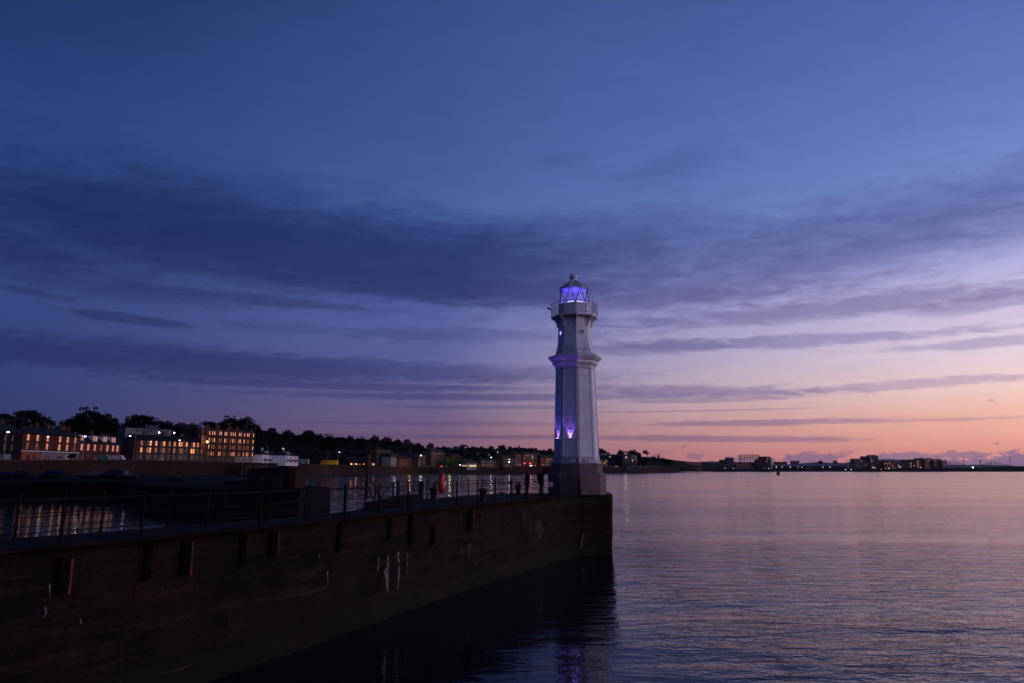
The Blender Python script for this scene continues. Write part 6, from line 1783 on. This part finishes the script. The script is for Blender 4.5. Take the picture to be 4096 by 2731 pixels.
mb = MB(); mb.hexa([(L * .49, 0, .002), (L, 0, .002), (L * .9, 6, .002), (L * .49, 6, .002), (L * .49, 0, H), (L, 0, H), (L * .9, 6, H), (L * .49, 6, H)]); mb.build('brown_face', M['wall_stone'], r)
r, L, H = zblock('steel_gantry', 980, 1012, 1852, 97, 1, 'dark_metal', 'thin dark post frame left of the store on the pier head', 'gantry')
mb = MB()
for x in (0, L): mb.bar((x, 0, 0), (x, 0, H), .14)
mb.bar((0, 0, H), (L + 2.8, 0, H - .2), .12); mb.build('frame', M['dark_metal'], r)
r, L, H = zblock('creel_stack', 1088, 1125, 1913, 96, 1, 'timber', 'stack of lobster creels in front of the dark store', 'creels')
mb = MB()
for j in range(3):
    for i in range(4):
        x = L * i / 4; z = .01 + j * H / 3; w_ = L / 4 * .9; h_ = H / 3 * .9
        for yy in (0, .5):
            mb.bar((x, yy, z), (x + w_, yy, z), .04); mb.bar((x, yy, z + h_), (x + w_, yy, z + h_), .04); mb.bar((x, yy, z), (x, yy, z + h_), .04); mb.bar((x + w_, yy, z), (x + w_, yy, z + h_), .04); mb.bar((x, yy, z), (x + w_, yy, z + h_), .03)
mb.build('creel_frames', M['timber'], r)
def boat(u, v, D, Lm, cover, label, rz=0.0, cabin=False, z=None):
    p = at(u, v, D); zz = ZQ if z is None else z; Lm *= .78
    r = empty('covered_boat', Vector((p.x, D, zz)), rz, label, 'boat', 'boats laid up on the harbour quay')
    mb = MB(); n = 10; sec = []
    for i in range(n + 1):
        t = i / n; x = (t - .5) * Lm; w_ = Lm * .19 * (math.sin(math.pi * min(1, t * 1.15 + .12) * .86) ** .7 if t < .98 else .05); h_ = Lm * (.17 + .07 * t * t)
        sec.append([(x, -w_, h_), (x, -w_ * .75, h_ * .45), (x, 0, .04), (x, w_ * .75, h_ * .45), (x, w_, h_)])
    for a, b_ in zip(sec, sec[1:]):
        for k in range(4): mb.face([a[k], b_[k], b_[k + 1], a[k + 1]])
    mb.face(sec[0]); mb.build('hull', M['dark_clad'], r, smooth=False)
    mb = MB()
    for i in range(n):
        for (s0, s1) in ((0, 1),):
            a, b_ = sec[i], sec[i + 1]; za = Lm * (.16 * math.sin(math.pi * i / n) + .02); zb = Lm * (.16 * math.sin(math.pi * (i + 1) / n) + .02)
            ta = (a[0][0], 0, a[0][2] + za); tb = (b_[0][0], 0, b_[0][2] + zb)
            mb.face([a[0], b_[0], tb, ta]); mb.face([ta, tb, b_[4], a[4]])
    mb.build('cover', cover, r)
    if cabin:
        mb = MB(); mb.box(-Lm * .12, Lm * .1, -Lm * .09, Lm * .09, Lm * .22, Lm * .42); mb.build('cabin', M['grey_clad'], r)
blue = pm('blue_tarpaulin', (.004, .014, .07), (.003, .009, .05), 2, .7, spec=.1); pale = pm('pale_tarpaulin', (.06, .065, .09), (.02, .024, .03), 2, .7, spec=.1)
boat(-4, 1908, 205, 7.5, blue, 'blue covered boat cut by the left edge', .3)
boat(72, 1908, 205, 8, blue, 'dull blue covered boat second from the left edge', -.2)
boat(206, 1908, 203, 8.5, blue, 'bright blue covered boat on the quay', .1)
boat(366, 1909, 205, 8, pale, 'pale covered boat right of the bright blue one', .9)
boat(452, 1915, 200, 9, blue, 'long low dark blue boat on the quay', 0)
boat(505, 1908, 195, 6.5, pale, 'boat with a small pale cabin near the quay middle', .5, True)
boat(702, 1930, 160, 4.5, pale, 'small boat with a thin white gunwale on the dark quay', 0)
boat(948, 1936, 120, 4.6, pale, 'pale covered dinghy left of the dark store', .15)

# navigation beacon and birds on the open water
bc = on(3113, 1897.5, 0)
r = empty('navigation_beacon', bc, 0, 'small dark lattice beacon standing in the open water', 'beacon')
s_ = bc.y / 2850
mb = MB()
for a, c in (((-5, 0), (-3.5, 12)), ((5, 0), (3.5, 12)), ((-5, 3), (3.6, 11)), ((5, 3), (-3.6, 11)), ((-4.2, 7), (4.2, 7)), ((-5.5, 2.5), (5.5, 2.5)), ((-4, 12), (4, 12))):
    for yy in (-3, 3): mb.bar((a[0] * s_, yy * s_, a[1] * s_), (c[0] * s_, yy * s_, c[1] * s_), .5)
mb.build('lattice', M['dark_metal'], r)
mb = MB(); mb.box(-5.2 * s_, 5.2 * s_, -3.5 * s_, 3.5 * s_, -1, 2.0 * s_); mb.build('base', M['iron'], r)
mb = MB(); mb.lathe([(2.6 * s_, 12.3 * s_), (2.6 * s_, 16 * s_), (1.2 * s_, 17.5 * s_), (.3, 18 * s_), (.2, 21 * s_)], 8); mb.build('lantern', M['dark_metal'], r)
mb = MB(); mb.box(-1.8 * s_, 1.8 * s_, -3.3 * s_, -3.1 * s_, 4 * s_, 8 * s_); mb.build('white_panel', M['white_paint'], r)
def bird(u, v, L, label):
    p = on(u, v, 0); r = empty('floating_bird', p, 0, label, 'bird', 'birds floating on the open water')
    mb = MB(); mb.lathe([(.02, -.5), (.16, -.35), (.22, 0), (.15, .35), (.03, .55)], 10)
    mb.v = [(z * L, y * L, (x + .06) * L * .8) for x, y, z in mb.v]
    i0 = len(mb.v); mb.tube((.42 * L, 0, .12 * L), (.5 * L, 0, .34 * L), .07 * L, .06 * L); mb.tube((.46 * L, 0, .36 * L), (.66 * L, 0, .34 * L), .08 * L, .02 * L)
    mb.build('body', M['coat'], r)
bird(2993, 1927.5, .95, 'left dark bird floating on the open water'); bird(3013, 1925, .75, 'right dark bird floating on the open water'); bird(3009, 1914.5, .8, 'small bird farther out on the open water')

# ------------------------------------------------------------------ evening haze over the firth
hz = MB(); hz.box(-9500, 14500, -290, 16000, -1.3, 420)
hm = bpy.data.materials.new('evening_haze'); hm.use_nodes = True
nt = hm.node_tree; nt.nodes.clear()
pv = nt.nodes.new('ShaderNodeVolumePrincipled'); pv.inputs['Color'].default_value = (.75, .78, .95, 1); pv.inputs['Density'].default_value = 0.000018; pv.inputs['Anisotropy'].default_value = 0.3
ou = nt.nodes.new('ShaderNodeOutputMaterial'); nt.links.new(pv.outputs[0], ou.inputs['Volume'])
tag(hz.build('haze', hm), 'thin evening haze over the water', kind='stuff')
